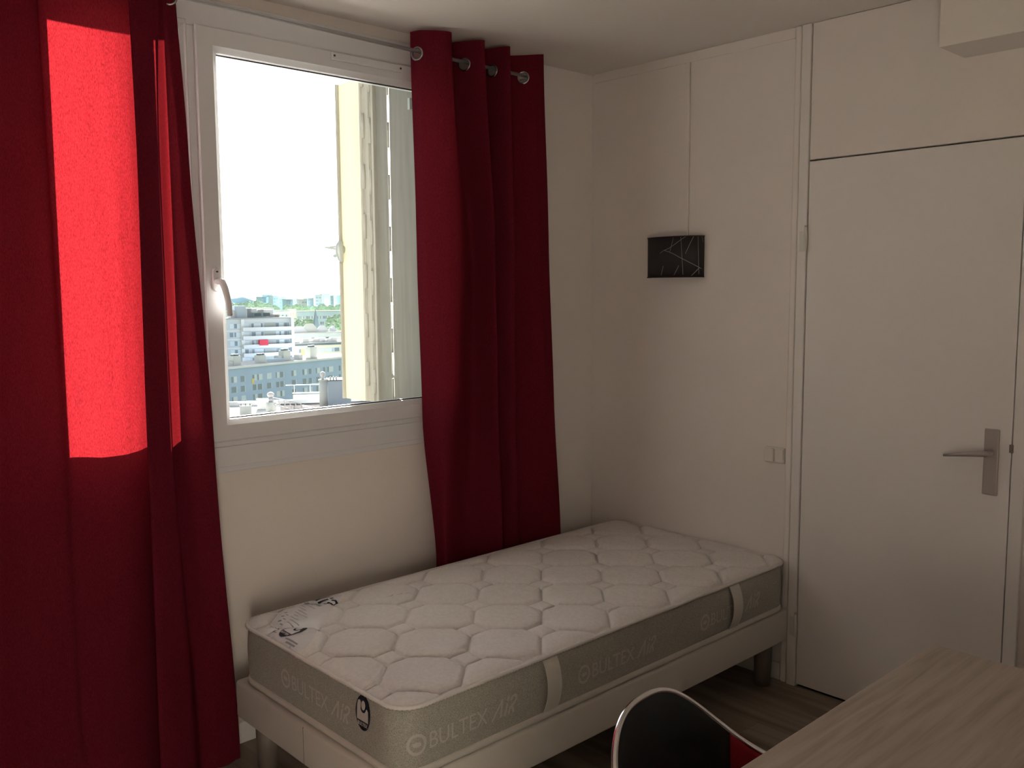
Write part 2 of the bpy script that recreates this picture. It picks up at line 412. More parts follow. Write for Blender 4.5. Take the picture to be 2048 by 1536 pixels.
bm = cyl(bmesh.new(), (-.05, LC, 1.67), (-.05, LC, 1.71), .014, 14); bmesh.ops.create_uvsphere(bm, u_segments=14, v_segments=8, radius=.022, matrix=Matrix.Translation((-.05, LC, 1.73)))
box(bm, -.05, -.012, LC-.006, LC+.006, 1.675, 1.69)
obj('bulb', bm, M['switch'], lp, True)

# ------------------------------------------------------------------ window
wn = thing('window_1', (-1.6, 0, 1.1), 'white plastic window between the two red curtains', 'window', kind='structure')
def sill(bm, x0, x1, y0, y1, z0, z1, b=.003): box(bm, x0, x1, y0, y1, z0, z1, b)
# fixed frame
bm = bmesh.new()
sill(bm, -2.44, -.90, -.012, .05, 2.415, 2.505)      # head
sill(bm, -2.44, -.90, -.012, .05, .965, 1.073)       # bottom cover
sill(bm, -2.44, -2.345, -.012, .05, 1.073, 2.415)
sill(bm, -.925, -.88, -.012, .05, 1.073, 2.415)
sill(bm, -1.925, -1.885, -.012, .05, 1.073, 2.415)   # mullion
sill(bm, -2.42, -.91, -.018, -.008, .985, 1.055)
obj('window_frame', bm, M['pvc'], wn)
def sash(name, x0, x1, z0, z1, gx0, gx1, gz0, gz1, yf=-.028):
    bm = bmesh.new()
    # front profile ring: outer flat then bead sloping to the pane
    prof = [(x0, x1, z0, z1, .03), (x0, x1, z0, z1, yf+.004), (x0+.004, x1-.004, z0+.004, z1-.004, yf), (gx0-.018, gx1+.018, gz0-.018, gz1+.018, yf),
            (gx0-.014, gx1+.014, gz0-.014, gz1+.014, yf+.004), (gx0, gx1, gz0, gz1, -.012), (gx0, gx1, gz0, gz1, .045), (x0, x1, z0, z1, .045)]
    rings = [[bm.verts.new((a, y, c)), bm.verts.new((b, y, c)), bm.verts.new((b, y, d)), bm.verts.new((a, y, d))] for a, b, c, d, y in [(p[0], p[1], p[2], p[3], p[4]) for p in prof]]
    for i in range(len(rings)):
        A, B = rings[i], rings[(i+1) % len(rings)]
        if i == len(rings)-1: B = rings[0]
        for k in range(4):
            try: bm.faces.new((A[k], A[(k+1) % 4], B[(k+1) % 4], B[k]))
            except ValueError: pass
    s = obj(name, bm, M['pvc'], wn)
    g = bmesh.new()
    for a in ((gx0, gx1, .008, .011, gz0, gz0+.004), (gx0, gx1, .008, .011, gz1-.004, gz1), (gx0, gx0+.004, .008, .011, gz0, gz1), (gx1-.004, gx1, .008, .011, gz0, gz1)): box(g, *a)
    obj('gasket', g, M['gasket'], s)
    obj('pane', nbox(gx0-.002, gx1+.002, .012, .016, gz0-.002, gz1+.002), M['glass'], s)
    return s
s1 = sash('opening_sash', -1.897, -.915, 1.074, 2.418, -1.822, -.962, 1.146, 2.342)
s2 = sash('narrow_sash', -2.350, -1.919, 1.078, 2.430, -2.297, -1.942, 1.148, 2.398, -.018)
# rebates of the outer frame seen through the pane
vb = nbox(-1.402, -1.098, -.040, -.028, 2.386, 2.411, .002)
ve = obj('trickle_vent', vb, M['pvc'], wn)
for xx in (-1.393, -1.107):
    obj('screw_cap', cyl(bmesh.new(), (xx, -.039, 2.399), (xx, -.0415, 2.399), .004, 10), M['gasket'], ve)
bm = bmesh.new()
c = []
for k in range(25):
    a = 2*PI*k/24
    c.append((math.cos(a)*.0145, math.sin(a)*.0145+(.0245 if math.sin(a) > 0 else -.0245)))
vs0 = [bm.verts.new((-1.860+a, -.028, 1.612+b)) for a, b in c[:-1]]
vs1 = [bm.verts.new((-1.860+a*.93, -.040, 1.612+b*.96)) for a, b in c[:-1]]
bm.faces.new(vs1)
for k in range(24): bm.faces.new((vs0[k], vs0[(k+1) % 24], vs1[(k+1) % 24], vs1[k]))
bmesh.ops.recalc_face_normals(bm, faces=bm.faces)
hr = obj('handle', bm, M['pvc'], s1)
bm = bmesh.new(); tube(bm, [(-1.860, -.036, 1.607), (-1.860, -.060, 1.607), (-1.859, -.074, 1.604), (-1.854, -.080, 1.585), (-1.848, -.081, 1.56), (-1.842, -.080, 1.53), (-1.838, -.077, 1.495)], .009, 14, rr=[.010, .011, .0115, .011, .0105, .010, .0095])
for v in bm.verts:
    pass
obj('handle_lever', bm, M['pvc'], s1, True)
obj('maker_mark', nbox(-1.863, -.0407, -.0412+.0, -.0400, 1.638, 1.642) if False else nbox(-1.8635, -1.8565, -.0408, -.0398, 1.636, 1.641), M['gasket'], s1)
# outer sill
tag(obj('windowsill_outer', nbox(WX0, WX1, .05, .30, 1.055, 1.085, .004), M['asphalt']), 'narrow concrete ledge outside the window', 'window sill', kind='structure')

# ------------------------------------------------------------------ folding shutter outside, open and square to the facade
st = thing('folding_shutter', (-.94, .3, 1.06), 'cream metal folding shutter opened outwards beside the window pane', 'shutter')
SZ0, SZ1 = 1.09, 2.47
def leaf(name, y0, y1, x, dx=.004, m='creamshade'):
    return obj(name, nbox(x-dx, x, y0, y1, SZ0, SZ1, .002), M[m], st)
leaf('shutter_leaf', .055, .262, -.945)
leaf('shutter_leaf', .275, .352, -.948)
leaf('shutter_rail', .357, .372, -.935, .030, 'cream')
leaf('shutter_rail', .392, .405, -.930, .035, 'cream')
leaf('shutter_leaf', .420, .445, -.940, .012, 'cream')
lf = leaf('shutter_leaf', .480, .622, -.945, .014, 'leafpvc')
leaf('shutter_rail', .455, .470, -.938, .020, 'cream')
leaf('shutter_rail', .622, .632, -.945, .028, 'cream')
def knuckles(y, x, r, par, ph=0, pitch=.106):
    z = SZ0+.01+ph; k = 0
    while z < SZ1-.02:
        b = bmesh.new()
        cyl(b, (x, y, z), (x, y, min(z+pitch-.003, SZ1)), r if k % 2 == 0 else .0016, 10)
        obj('hinge_knuckle', b, M['cream'], par, True); z += pitch; k += 1
knuckles(.2685, -.951, .0055, st)
knuckles(.382, -.962, .0075, st, .03)
knuckles(.4465, -.955, .0080, st, .06)
bm = bmesh.new()
cyl(bm, (-.966, .606, 1.755), (-.986, .606, 1.755), .018, 14, .012)
tube(bm, [(-.975, .610, 1.790), (-.985, .606, 1.770), (-.988, .602, 1.745), (-.984, .60, 1.715), (-.975, .604, 1.700)], .012, 10, rr=[.012, .017, .018, .013, .008])
tube(bm, [(-.985, .61, 1.762), (-.995, .65, 1.765), (-1.0, .70, 1.768)], .009, 10, rr=[.011, .008, .004])
tube(bm, [(-.985, .61, 1.735), (-.990, .64, 1.728)], .008, 8)
obj('latch', bm, M['cast'], lf, True)
obj('stop_bracket', nbox(-.975, -.957, .085, .10, 2.285, 2.33, .002), M['cast'], st)

# ------------------------------------------------------------------ curtains
def smooth_path(P, n):
    """Catmull-Rom through control points -> n samples, uniform in control index weighting by chord length"""
    P = [Vector(p) for p in P]; out = []
    ext = [2*P[0]-P[1]]+P+[2*P[-1]-P[-2]]
    for i in range(len(P)-1):
        p0, p1, p2, p3 = ext[i:i+4]
        for k in range(n):
            t = k/n
            out.append(.5*((2*p1)+(p2-p0)*t+(2*p0-5*p1+4*p2-p3)*t*t+(3*p1-p0-3*p2+p3)*t**3))
    out.append(P[-1]); return out

def curtain(name, cols, top, bottom, rod_y, label, n=26, hole_r=.021, bottom_fn=None):
    """cols: for each control column a list of (x, y, z) stations from top to bottom"""
    t = thing(name, (sum(c[0][0] for c in cols)/len(cols), -.12, bottom), label, 'curtain', 'red grommet curtains')
    def at(c, z):
        s = sorted(c, key=lambda q: -q[2])
        if z >= s[0][2]: return (s[0][0], s[0][1])
        for a, b in zip(s[:-1], s[1:]):
            if z >= b[2]:
                k = (a[2]-z)/(a[2]-b[2]); k = k*k*(3-2*k)*.5+k*.5
                return (a[0]+(b[0]-a[0])*k, a[1]+(b[1]-a[1])*k)
        return (s[-1][0], s[-1][1])
    zs = [top-.004*k for k in range(int(.125/.004))]
    z = zs[-1]
    while z > bottom+.03: z -= .028; zs.append(z)
    zs.append(bottom)
    bm = bmesh.new(); rows = []
    for z in zs:
        P = smooth_path([(*at(c, z), 0) for c in cols], n); row = []
        for k, p in enumerate(P):
            d = noise.noise(Vector((p.x*9, 3.1, z*1.3)))*.004+noise.noise(Vector((p.x*30, 9, z*2.2)))*.0018
            row.append(Vector((p.x, p.y+d, z + (.0 if z > bottom+.1 else noise.noise(Vector((k*.05, 0, 0)))*.01))))
        rows.append(row)
    # grommets where the cloth crosses the rod
    zr = ROD_Z; near = min(range(len(zs)), key=lambda i: abs(zs[i]-zr)); row = rows[near]; G = []
    for k in range(len(row)-1):
        if (row[k].y-rod_y)*(row[k+1].y-rod_y) < 0:
            tng = (row[k+1]-row[k]); tng.z = 0; tng.normalize()
            c = (row[k]+row[k+1])/2; c.z = rod_z_at(c.x)-.009
            G.append((k+.5, c, tng))
    V = [[bm.verts.new(p) for p in r] for r in rows]
    for i in range(len(rows)-1):
        for k in range(len(row)-1):
            m_ = (rows[i][k]+rows[i+1][k+1])/2
            if zs[i] > zr-.08 and any((m_-c).length < hole_r and abs(k-kk) < n*.6 for kk, c, tn in G): continue
            bm.faces.new((V[i][k], V[i][k+1], V[i+1][k+1], V[i+1][k]))
    for v in [v for v in bm.verts if not v.link_faces]: bm.verts.remove(v)
    cl = obj('cloth', bm, M['curtain'], t, True)
    for kk, c, tn in G:
        nrm = Vector((tn.y, -tn.x, 0))
        g = bmesh.new(); torus(g, c, nrm, .0225, .0042); obj('grommet', g, M['ringm'], t, True)
    return t
ROD_Z = 2.459
def rod_z_at(x): return 2.455+(-x-1.0)*.012
RIGHT = [
 [(-1.082, -.070, 2.491), (-1.070, -.070, 1.727), (-1.046, -.060, 1.048), (-.991, -.060, .514)],
 [(-1.060, -.120, 2.499), (-1.046, -.118, 1.725), (-1.022, -.100, 1.05), (-1.002, -.100, .525)],
 [(-.965, -.166, 2.493), (-.935, -.160, 1.727), (-.970, -.150, 1.049), (-1.005, -.150, .537)],
 [(-.893, -.040, 2.535), (-.790, -.060, 1.735), (-.800, -.060, 1.018), (-.840, -.060, .477)],
 [(-.803, -.166, 2.502), (-.753, -.165, 1.731), (-.740, -.160, 1.026), (-.714, -.150, .518)],
 [(-.735, -.040, 2.544), (-.690, -.050, 1.738), (-.680, -.050, 1.004), (-.660, -.050, .481)],
 [(-.668, -.166, 2.506), (-.635, -.150, 1.735), (-.614, -.130, 1.009), (-.595, -.120, .499)],
 [(-.600, -.040, 2.547), (-.540, -.050, 1.742), (-.530, -.050, .987), (-.500, -.050, .469)],
 [(-.485, -.166, 2.520), (-.452, -.160, 1.739), (-.410, -.150, 1.099), (-.354, -.130, .511)],
 [(-.503, -.140, 2.520), (-.474, -.140, 1.739), (-.432, -.130, 1.099), (-.378, -.112, .511)],
]
curtain('curtain', RIGHT, 2.530, .06, -.1, 'red grommet curtain gathered beside the window, hanging behind the bed')
LEFT = [
 [(-3.02, -.10, 2.5), (-3.05, -.10, .1)],
 [(-2.96, -.17, 2.5), (-2.98, -.17, .1)],
 [(-2.90, -.05, 2.5), (-2.88, -.06, .1)],
 [(-2.78, -.16, 2.5), (-2.76, -.17, .1)],
 [(-2.66, -.07, 2.5), (-2.64, -.10, .1)],
 [(-2.52, -.145, 2.5), (-2.52, -.15, .1)],
 [(-2.40, -.140, 2.5), (-2.41, -.16, 1.2), (-2.41, -.16, .1)],
 [(-2.375, -.120, 2.5), (-2.365, -.145, 1.2), (-2.37, -.155, .1)],
 [(-2.27, -.155, 2.5), (-2.27, -.17, 1.2), (-2.28, -.165, .1)],
 [(-2.15, -.135, 2.5), (-2.16, -.15, 2.0), (-2.17, -.15, 1.1), (-2.18, -.14, .1)],
 [(-2.004, -.028, 2.53), (-2.006, -.030, 2.004), (-2.012, -.035, 1.082), (-2.060, -.070, .105)],
 [(-2.164, -.195, 2.478), (-2.165, -.205, 1.980), (-2.175, -.205, 1.123), (-2.183, -.205, .179)],
 [(-2.071, -.172, 2.504), (-2.098, -.182, 1.988), (-2.100, -.184, 1.112), (-2.075, -.190, .136)],
 [(-2.060, -.140, 2.54), (-2.074, -.150, 2.006), (-2.076, -.155, 1.095), (-2.021, -.130, .089)],
 [(-2.020, -.100, 2.541), (-2.022, -.104, 2.006), (-2.010, -.108, 1.089), (-1.958, -.130, .07)],
 [(-1.993, -.108, 2.539), (-1.970, -.112, 2.009), (-1.931, -.120, 1.084), (-1.884, -.120, .039)],
 [(-2.022, -.092, 2.539), (-1.996, -.096, 2.009), (-1.960, -.106, 1.084), (-1.914, -.108, .039)],
]
curtain('curtain', LEFT, 2.530, .012, -.1, 'red grommet curtain nearest the camera, its upper part lit through by the sun')
cr = thing('curtain_rod', (-1.7, -.1, ROD_Z), 'thin grey metal curtain rod across the top of the window', 'curtain rod')
obj('rod', tube(bmesh.new(), [(-3.15, -.1, rod_z_at(-3.15)), (-1.7, -.1, rod_z_at(-1.7)), (-.50, -.1, rod_z_at(-.50))], .0068, 16), M['rod'], cr, True)
for xx in (-3.08, -.515):
    bm = bmesh.new(); box(bm, xx-.008, xx+.008, -.112, 0, rod_z_at(xx)-.016, rod_z_at(xx)-.009, .001); box(bm, xx-.012, xx+.012, -.004, 0, rod_z_at(xx)-.04, rod_z_at(xx)+.02, .001)
    obj('bracket', bm, M['rod'], cr)
for xx in (-3.165, -.495):
    b = bmesh.new(); bmesh.ops.create_uvsphere(b, u_segments=14, v_segments=8, radius=.011, matrix=Matrix.Translation((xx, -.1, rod_z_at(xx)))); obj('finial', b, M['rod'], cr, True)

# ------------------------------------------------------------------ bed base
BX0, BX1, BY0, BY1, BZ0, BZ1 = -1.910, -.006, -1.066, -.158, .178, .306
bb = thing('bed_base', ((BX0+BX1)/2, (BY0+BY1)/2, 0), 'greige fabric-covered bed base on round wooden legs', 'bed base')
bm = nbox(BX0, BX1, BY0, BY1, BZ0, BZ1, .012, 3); obj('body', bm, M['base'], bb, True)
bm = nbox(BX0-.0008, BX0+.01, -.5935, -.5925, BZ0+.004, BZ1-.006)
obj('seam', bm, M['leg'], bb)
for (x, y) in ((-.085, -1.0), (-.085, -.23), (-1.838, -.225), (-1.838, -1.0), (-.96, -1.0), (-.96, -.23)):
    b = cyl(bmesh.new(), (x, y, 0), (x, y, BZ0+.004), .032, 24, .036); obj('leg', b, M['leg'], bb, True)

# ------------------------------------------------------------------ mattress
MX0, MX1, MY0, MY1, MZ0, MZ1 = -1.893, -.012, -1.060, -.172, BZ1, .512
RC = .075
mt = thing('mattress', ((MX0+MX1)/2, (MY0+MY1)/2, MZ0), 'white quilted mattress with a grey mesh border on the bed base', 'mattress')
LXs, LYs, ARC = (MX1-MX0)-2*RC, (MY1-MY0)-2*RC, RC*PI/2
PER = 2*LXs+2*LYs+4*ARC
def per(s):
    """point and outward normal along the plan outline; s=0 in the middle of the corner by the window-side foot of the near edge,
    growing along the near long side"""
    s = (s-ARC/2) % PER
    segs = ((LXs, 'l', (MX0+RC, MY0), (1, 0)), (ARC, 'a', (MX1-RC, MY0+RC), -PI/2), (LYs, 'l', (MX1, MY0+RC), (0, 1)), (ARC, 'a', (MX1-RC, MY1-RC), 0),
            (LXs, 'l', (MX1-RC, MY1), (-1, 0)), (ARC, 'a', (MX0+RC, MY1-RC), PI/2), (LYs, 'l', (MX0, MY1-RC), (0, -1)), (ARC, 'a', (MX0+RC, MY0+RC), PI))
    for L, k, o, d in segs:
        if s <= L:
            if k == 'l': return Vector((o[0]+d[0]*s, o[1]+d[1]*s, 0)), Vector((d[1], -d[0], 0))
            a = d+s/RC; nn = Vector((math.cos(a), math.sin(a), 0)); return Vector((o[0], o[1], 0))+nn*RC, nn
        s -= L
    return Vector((MX0+RC, MY0, 0)), Vector((0, -1, 0))
def side_off(z):
    t = (z-MZ0)/(MZ1-MZ0); return .007*math.sin(PI*max(0, min(1, t)))-.004
def on_side(s, z, e=.0012):
    p, nn = per(s); q = p+nn*(side_off(z)+e); return Vector((q.x, q.y, z))
NP = 420; zsd = [MZ0+(MZ1-.014-MZ0)*k/12 for k in range(13)]
bm = bmesh.new(); prev = None
def ringv(f, z): 
    out = []
    for k in range(NP):
        p, nn = per(PER*k/NP); q = p+nn*f; out.append(bm.verts.new((q.x, q.y, z)))
    return out
rg = [ringv(-.05, MZ0+.0005), ringv(-.018, MZ0+.0005), ringv(-.006, MZ0+.006)]+[ringv(side_off(z), z) for z in zsd[1:]]+[ringv(-.012, MZ1-.020)]
for a, b in zip(rg[:-1], rg[1:]):
    for k in range(NP): bm.faces.new((a[k], a[(k+1) % NP], b[(k+1) % NP], b[k]))
bm.faces.new(rg[0][::-1])
obj('border', bm, M['side'], mt, True)
# quilted top: octagons and small squares
PX = .311; HXc, HYc = -1.716, -.922
def quilt_d(x, y):
    u = ((x-HXc)+(y-HYc))/math.sqrt(2); v = ((x-HXc)-(y-HYc))/math.sqrt(2); p = PX/math.sqrt(2)
    u -= p*round(u/p); v -= p*round(v/p); u, v = abs(u), abs(v); c = .167
    if u+v < c: return min(p/2-u, p/2-v, (c-u-v)/math.sqrt(2)), 0
    return (u+v-c)/math.sqrt(2), 1
def half_x(y):
    d = max(0, abs(y-(MY0+MY1)/2)-((MY1-MY0)/2-RC)); return (MX1-MX0)/2-(RC-math.sqrt(max(0, RC*RC-min(d, RC)**2)))
def top_z(x, y):
    yc, xc = (MY0+MY1)/2, (MX0+MX1)/2
    wx = noise.noise(Vector((x*4, y*4, 0)))*.006; wy = noise.noise(Vector((x*4, y*4, 5)))*.006
    d, k = quilt_d(x+wx, y+wy)
    hgt = .015 if k == 0 else .010
    z = MZ1-.009+hgt*(1-math.exp(-d/.012))-.0055*math.exp(-(d/.0042)**2)
    edge = min((MY1-MY0)/2-abs(y-yc), half_x(y)-abs(x-xc))
    z -= .009*math.exp(-max(edge, 0)/.018)
    w_ = math.exp(-max(edge, 0)/.012); z = z*(1-w_)+(MZ1-.012)*w_
    z += .006*(1-((x-xc)/.95)**2)*(1-((y-yc)/.45)**2)
    z += noise.noise(Vector((x*55, y*55, 2)))*.0010 + noise.noise(Vector((x*18, y*18, 7)))*.0014
    return z
bm = bmesh.new(); NX, NY = 420, 210; grid = []
for j in range(NY+1):
    tv = j/NY; ty = -math.cos(PI*tv)*.35+(2*tv-1)*.65
    y = (MY0+MY1)/2+ty*((MY1-MY0)/2+.0005); hx = half_x(y)+.0005
    grid.append([bm.verts.new((xx, y, top_z(xx, y))) for xx in [(MX0+MX1)/2+(2*i/NX-1)*hx for i in range(NX+1)]])
for j in range(NY):
    for i in range(NX): bm.faces.new((grid[j][i], grid[j][i+1], grid[j+1][i+1], grid[j+1][i]))
obj('quilted_top', bm, M['quilt'], mt, True)
# piping with ribbed stitches
bm = bmesh.new(); K = 900; pts = []; rr = []
for k in range(K):
    p, nn = per(PER*k/K); q = p+nn*.002; pts.append((q.x, q.y, MZ1-.012)); rr.append(.0074 if k % 2 else .0054)
tube(bm, pts, .006, 7, True, rr)
obj('top_piping', bm, M['pipe'], mt, True)
bm = bmesh.new(); prf = [(.000, .000), (.004, .002), (.006, .010), (.004, .019), (.000, .022)]
R = [[bm.verts.new((per(PER*k/NP)[0]+per(PER*k/NP)[1]*(o-.001)+Vector((0, 0, MZ0+.003+dz)))) for k in range(NP)] for o, dz in prf]
for a, b in zip(R[:-1], R[1:]):
    for k in range(NP): bm.faces.new((a[k], a[(k+1) % NP], b[(k+1) % NP], b[k]))
obj('lower_piping', bm, M['band'], mt, True)
def s_near(x): return x-(MX0+RC)+ARC/2
def s_end(y): return -(y-(MY0+RC)+ARC/2)
def put_text(bm, s, size, s0, z0, sxx=1.0, shear=0, bold=0.0, fn=on_side, e=.0014):
    me = text_mesh(s, size, shear, bold); b2 = bmesh.new(); b2.from_mesh(me); bpy.data.meshes.remove(me)
    bmesh.ops.triangulate(b2, faces=b2.faces)
    es = [ed for ed in b2.edges if ed.calc_length() > .012]
    if es: bmesh.ops.subdivide_edges(b2, edges=es, cuts=2); bmesh.ops.triangulate(b2, faces=b2.faces)
    mp = {v: bm.verts.new(fn(s0+v.co.x*sxx, z0+v.co.y, e)) for v in b2.verts}
    for f in b2.faces:
        try: bm.faces.new([mp[v] for v in f.verts])
        except ValueError: pass
    b2.free()
def air(bm, s0, z0, h, wd, fn):
    F = lambda a, b: fn(s0+a*h+b*h*.28, z0+b*h)
    stroke(bm, [(0.0, 0), (.48, 1.0)], wd/h, F); stroke(bm, [(.48, 1.0), (.62, .02)], wd/h, F)
    stroke(bm, [(.95, .02), (.95, .66)], wd/h, F); stroke(bm, [(.95, .84), (.95, 1.0)], wd/h, F)
    pts = [(1.22, .80), (1.28, .95), (1.42, 1.0), (1.58, .92), (1.62, .74), (1.52, .56), (1.34, .46)]
    stroke(bm, pts, wd/h, F); stroke(bm, [(1.34, .46), (1.62, .02)], wd/h, F); stroke(bm, [(1.24, .0), (1.24, .42)], wd/h, F)
def logo(s0, z0, length, k=1.0):
    bm = bmesh.new(); u = length
    F = lambda a, b: on_side(a, b, .0014)
    r = .030*k
    ring2d(bm, s0+r, z0+.022, r*.72, r, F, 24, sx=.9)
    ring2d(bm, s0+r, z0+.022, 0.0005, r*.34, F, 12, sx=1.2, sy=.7)
    put_text(bm, 'BULTEX', .066*k, s0+r*2+.004, z0, u*.545/(.066*k*3.72), 0, 0.0)
    air(bm, s0+u*.73, z0, .050*k, .007, F)
    return bm
for xs, ln in ((-1.872, .395), (-1.236, .395), (-.605, .395)):
    o = obj('woven_lettering', logo(s_near(xs), .375, ln), M['print'], mt)
    o['label'] = 'pale woven lettering BULTEX AIR'
o = obj('woven_lettering', logo(s_end(-.445), .385, .395), M['print'], mt); o['label'] = 'pale woven lettering BULTEX AIR'
# grip straps on the near side
for xs in (-1.352, -.392):
    bm = bmesh.new(); wv = .029; rows = []
    for k in range(15):
        t = k/14; z = MZ0+.024+(MZ1-.022-MZ0-.024)*t; b = .003+.017*math.sin(PI*t)**.8
        y = MY0-side_off(z)-b
        rows.append([bm.verts.new((xs+a*wv, y, z)) for a in (-1, -.33, .33, 1)]+[bm.verts.new((xs+a*wv, y+.0025, z)) for a in (1, -1)])
    for a, b in zip(rows[:-1], rows[1:]):
        for k in range(6): bm.faces.new((a[k], a[(k+1) % 6], b[(k+1) % 6], b[k]))
    bm.faces.new(rows[0]); bm.faces.new(rows[-1][::-1])
    bmesh.ops.recalc_face_normals(bm, faces=bm.faces)
    obj('strap', bm, M['band'], mt, False)
# oval badge hanging on the end
def emblem(bmd, bml, fn, cx, cz, h, rot=0):
    cr_, sr_ = math.cos(rot), math.sin(rot)
    def G(a, b, lift): 
        a, b = a*h, b*h
        return fn(cx+a*cr_-b*sr_, cz+a*sr_+b*cr_, lift)
    F0 = lambda a, b: G(a, b, .0022)
    F1 = lambda a, b: G(a, b, .0032)
    n = 36
    poly_fine(bmd, [(.36*math.cos(2*PI*k/n), .5*math.sin(2*PI*k/n)) for k in range(n)], F0, .09)
    # body: pale shape with a round bite for the head
    body = [(-.27, -.22), (-.27, .18), (-.24, .30), (-.16, .34), (-.10, .28)]
    body += [(.02+.15*math.cos(a), .20+.19*math.sin(a)) for a in [PI+.6+k*(PI-.9)/8 for k in range(9)]]
    body += [(.20, .16), (.26, .10), (.27, -.02), (.27, -.22)]
    poly_fine(bml, body, F1, .09)
    poly_fine(bml, [(.02+.095*math.cos(2*PI*k/18), .22+.13*math.sin(2*PI*k/18)) for k in range(18)], F1, .09)
    me = text_mesh('BULTEX', .145, 0, .004); b2 = bmesh.new(); b2.from_mesh(me); bpy.data.meshes.remove(me)
    xs_ = [v.co.x for v in b2.verts]; w_ = max(xs_) or 1
    mp = {v: bml.verts.new(F1(-.235+v.co.x/w_*.47, -.365+v.co.y*.95)) for v in b2.verts}
    for f in b2.faces: bml.faces.new([mp[v] for v in f.verts])
    b2.free()
bd, bl = bmesh.new(), bmesh.new()
fnb = lambda a, b, e: on_side(a, b, e)
emblem(bd, bl, fnb, s_end(-.893), .444, .098)
poly2d(bd, [(-.010, .485), (.010, .485), (.010, .496), (-.010, .496)], lambda a, b: on_side(s_end(-.893)+a, b, .0022))
bg_ = obj('badge', bd, M['navy'], mt); bg_['label'] = 'dark oval badge'
obj('badge_print', bl, M['print'], bg_)
# printed transparent film label across the corner of the top
def on_top(a, b, e=0):   # a along the band (towards the wall edge), b across
    # band axis from the end edge to the wall edge
    ax = Vector((-1.885, -.455)); d = Vector((.29, .285)).normalized(); nn = Vector((d.y, -d.x))
    q = ax+d*a+nn*b
    yc = (MY0+MY1)/2
    q.y = min(q.y, MY1-.004); q.x = max(q.x, (MX0+MX1)/2-half_x(q.y)+.004)
    return Vector((q.x, q.y, max(top_z(q.x, q.y), MZ1-.014+.006*0)+e))
bm = bmesh.new(); NA, NB = 50, 22; gr = []
for i in range(NA+1):
    a = -.055+i/NA*.47
    gr.append([bm.verts.new(on_top(a, -.085+.165*j/NB, .0018)) for j in range(NB+1)])
for i in range(NA):
    for j in range(NB): bm.faces.new((gr[i][j], gr[i+1][j], gr[i+1][j+1], gr[i][j+1]))
lb = obj('corner_label', bm, M['film'], mt, True); lb['label'] = 'glossy white film label across the mattress corner'
bd, bl = bmesh.new(), bmesh.new()
def on_xy(x, y, e): return Vector((x, y, max(top_z(x, y), MZ1-.014)+e))
LX, LY = -1.889, -.300
emblem(bd, bl, lambda h, v, e: on_xy(LX+v, LY-h, e+.001), .107, .060, .092, 0)
def T(h, v): return on_xy(LX+v, LY-h, .0032)      # h along the reading direction, v up the sheet
air_fn = lambda p, q: T(-.128+p*.050+q*.012, .262+q*.050)
for pts in ([(0, 0), (.48, 1)], [(.48, 1), (.62, .02)], [(.95, .02), (.95, .64)], [(.95, .84), (.95, 1)], [(1.22, .8), (1.3, .97), (1.45, 1), (1.6, .9), (1.6, .7), (1.5, .55), (1.34, .46)], [(1.34, .46), (1.62, .02)]):
    stroke(bd, pts, .17, air_fn)
e_ = obj('emblem_print', bd, M['navy'], lb); obj('emblem_light', bl, M['film'], lb); e_['kind'] = 'stuff'
g = bmesh.new()
for k in range(10):
    v = .085+.0155*k; hc = .150-.93*v; w0 = hc-.048+.006*(k % 2); w1 = hc+.030-.016*((k*5) % 4)
    stroke(g, [(w0, v), (w1, v)], .0028, T)
for k in range(5):
    v = .018+.024*k; ring2d(g, .045-.030*k*.8, v+.008, .0005, .0065, T, 8); stroke(g, [(.062-.024*k, v), (.076-.024*k, v)], .004, T)
for k in range(2): stroke(g, [(.135+.02*k, .012-.010*k+.006), (.205, .012-.010*k+.006)], .0055, T)
obj('fine_print', g, M['greyprint'], lb)['kind'] = 'stuff'
g = bmesh.new(); stroke(g, [(-.135, .236), (-.025, .236)], .011, T); obj('green_stripe', g, M['greenprint'], lb)
g = bmesh.new()
for k in range(5): stroke(g, [(.004*k, .012*k), (.004*k+.005*(-1)**k, .012*k+.009)], .0022, lambda p, q: on_xy(-1.440+q*1.3+p*.4, -.356-p, .0020))
obj('pen_mark', g, M['greyprint'], mt)['kind'] = 'stuff'

# ------------------------------------------------------------------ chair (tub chair with chromed rim)
CH = Vector((-1.799, -2.040, 0)); crot = .07
chr_ = thing('desk_chair', CH, 'black and red tub chair with a chromed rim, pushed up to the desk', 'chair')
def chair_w(x, y, z):
    return Vector((CH.x+math.cos(crot)*x-math.sin(crot)*y, CH.y+math.sin(crot)*x+math.cos(crot)*y, z))
def rim(t, k=1.0):
    c, s = math.cos(t), math.sin(t); e = .75
    X = .232*math.copysign(abs(s)**e, s); Y = .227*math.copysign(abs(c)**e, c); wgt = max(0, c)**2.702
    return X, Y, .604+.161*wgt, .030*wgt
TM = 2.05
def shell_pt(t, v, off=0):
    """v=1 rim, v=0 bottom of tub"""
    X, Y, Z, ln = rim(t); zb = .40
    sc = .80+.20*min(1, v*1.6)**.8+off
    return chair_w(X*sc, Y*sc+ln*v, zb+(Z-.004-zb)*v)
def shell(ts, off, name, m):
    bm = bmesh.new(); nv = 14; g = [[bm.verts.new(shell_pt(t, v/nv, off)) for v in range(nv+1)] for t in ts]
    for a, b in zip(g[:-1], g[1:]):
        for k in range(nv): bm.faces.new((a[k], b[k], b[k+1], a[k+1]))
    o = obj(name, bm, m, chr_, True); md = o.modifiers.new('thickness', 'SOLIDIFY'); md.thickness = .006; md.offset = 0; return o
TB = .88
shell([-TM+(TM-TB)*k/14 for k in range(15)], -.012, 'side_panel', M['redseat'])
shell([TB+(TM-TB)*k/14 for k in range(15)], -.012, 'side_panel', M['redseat'])
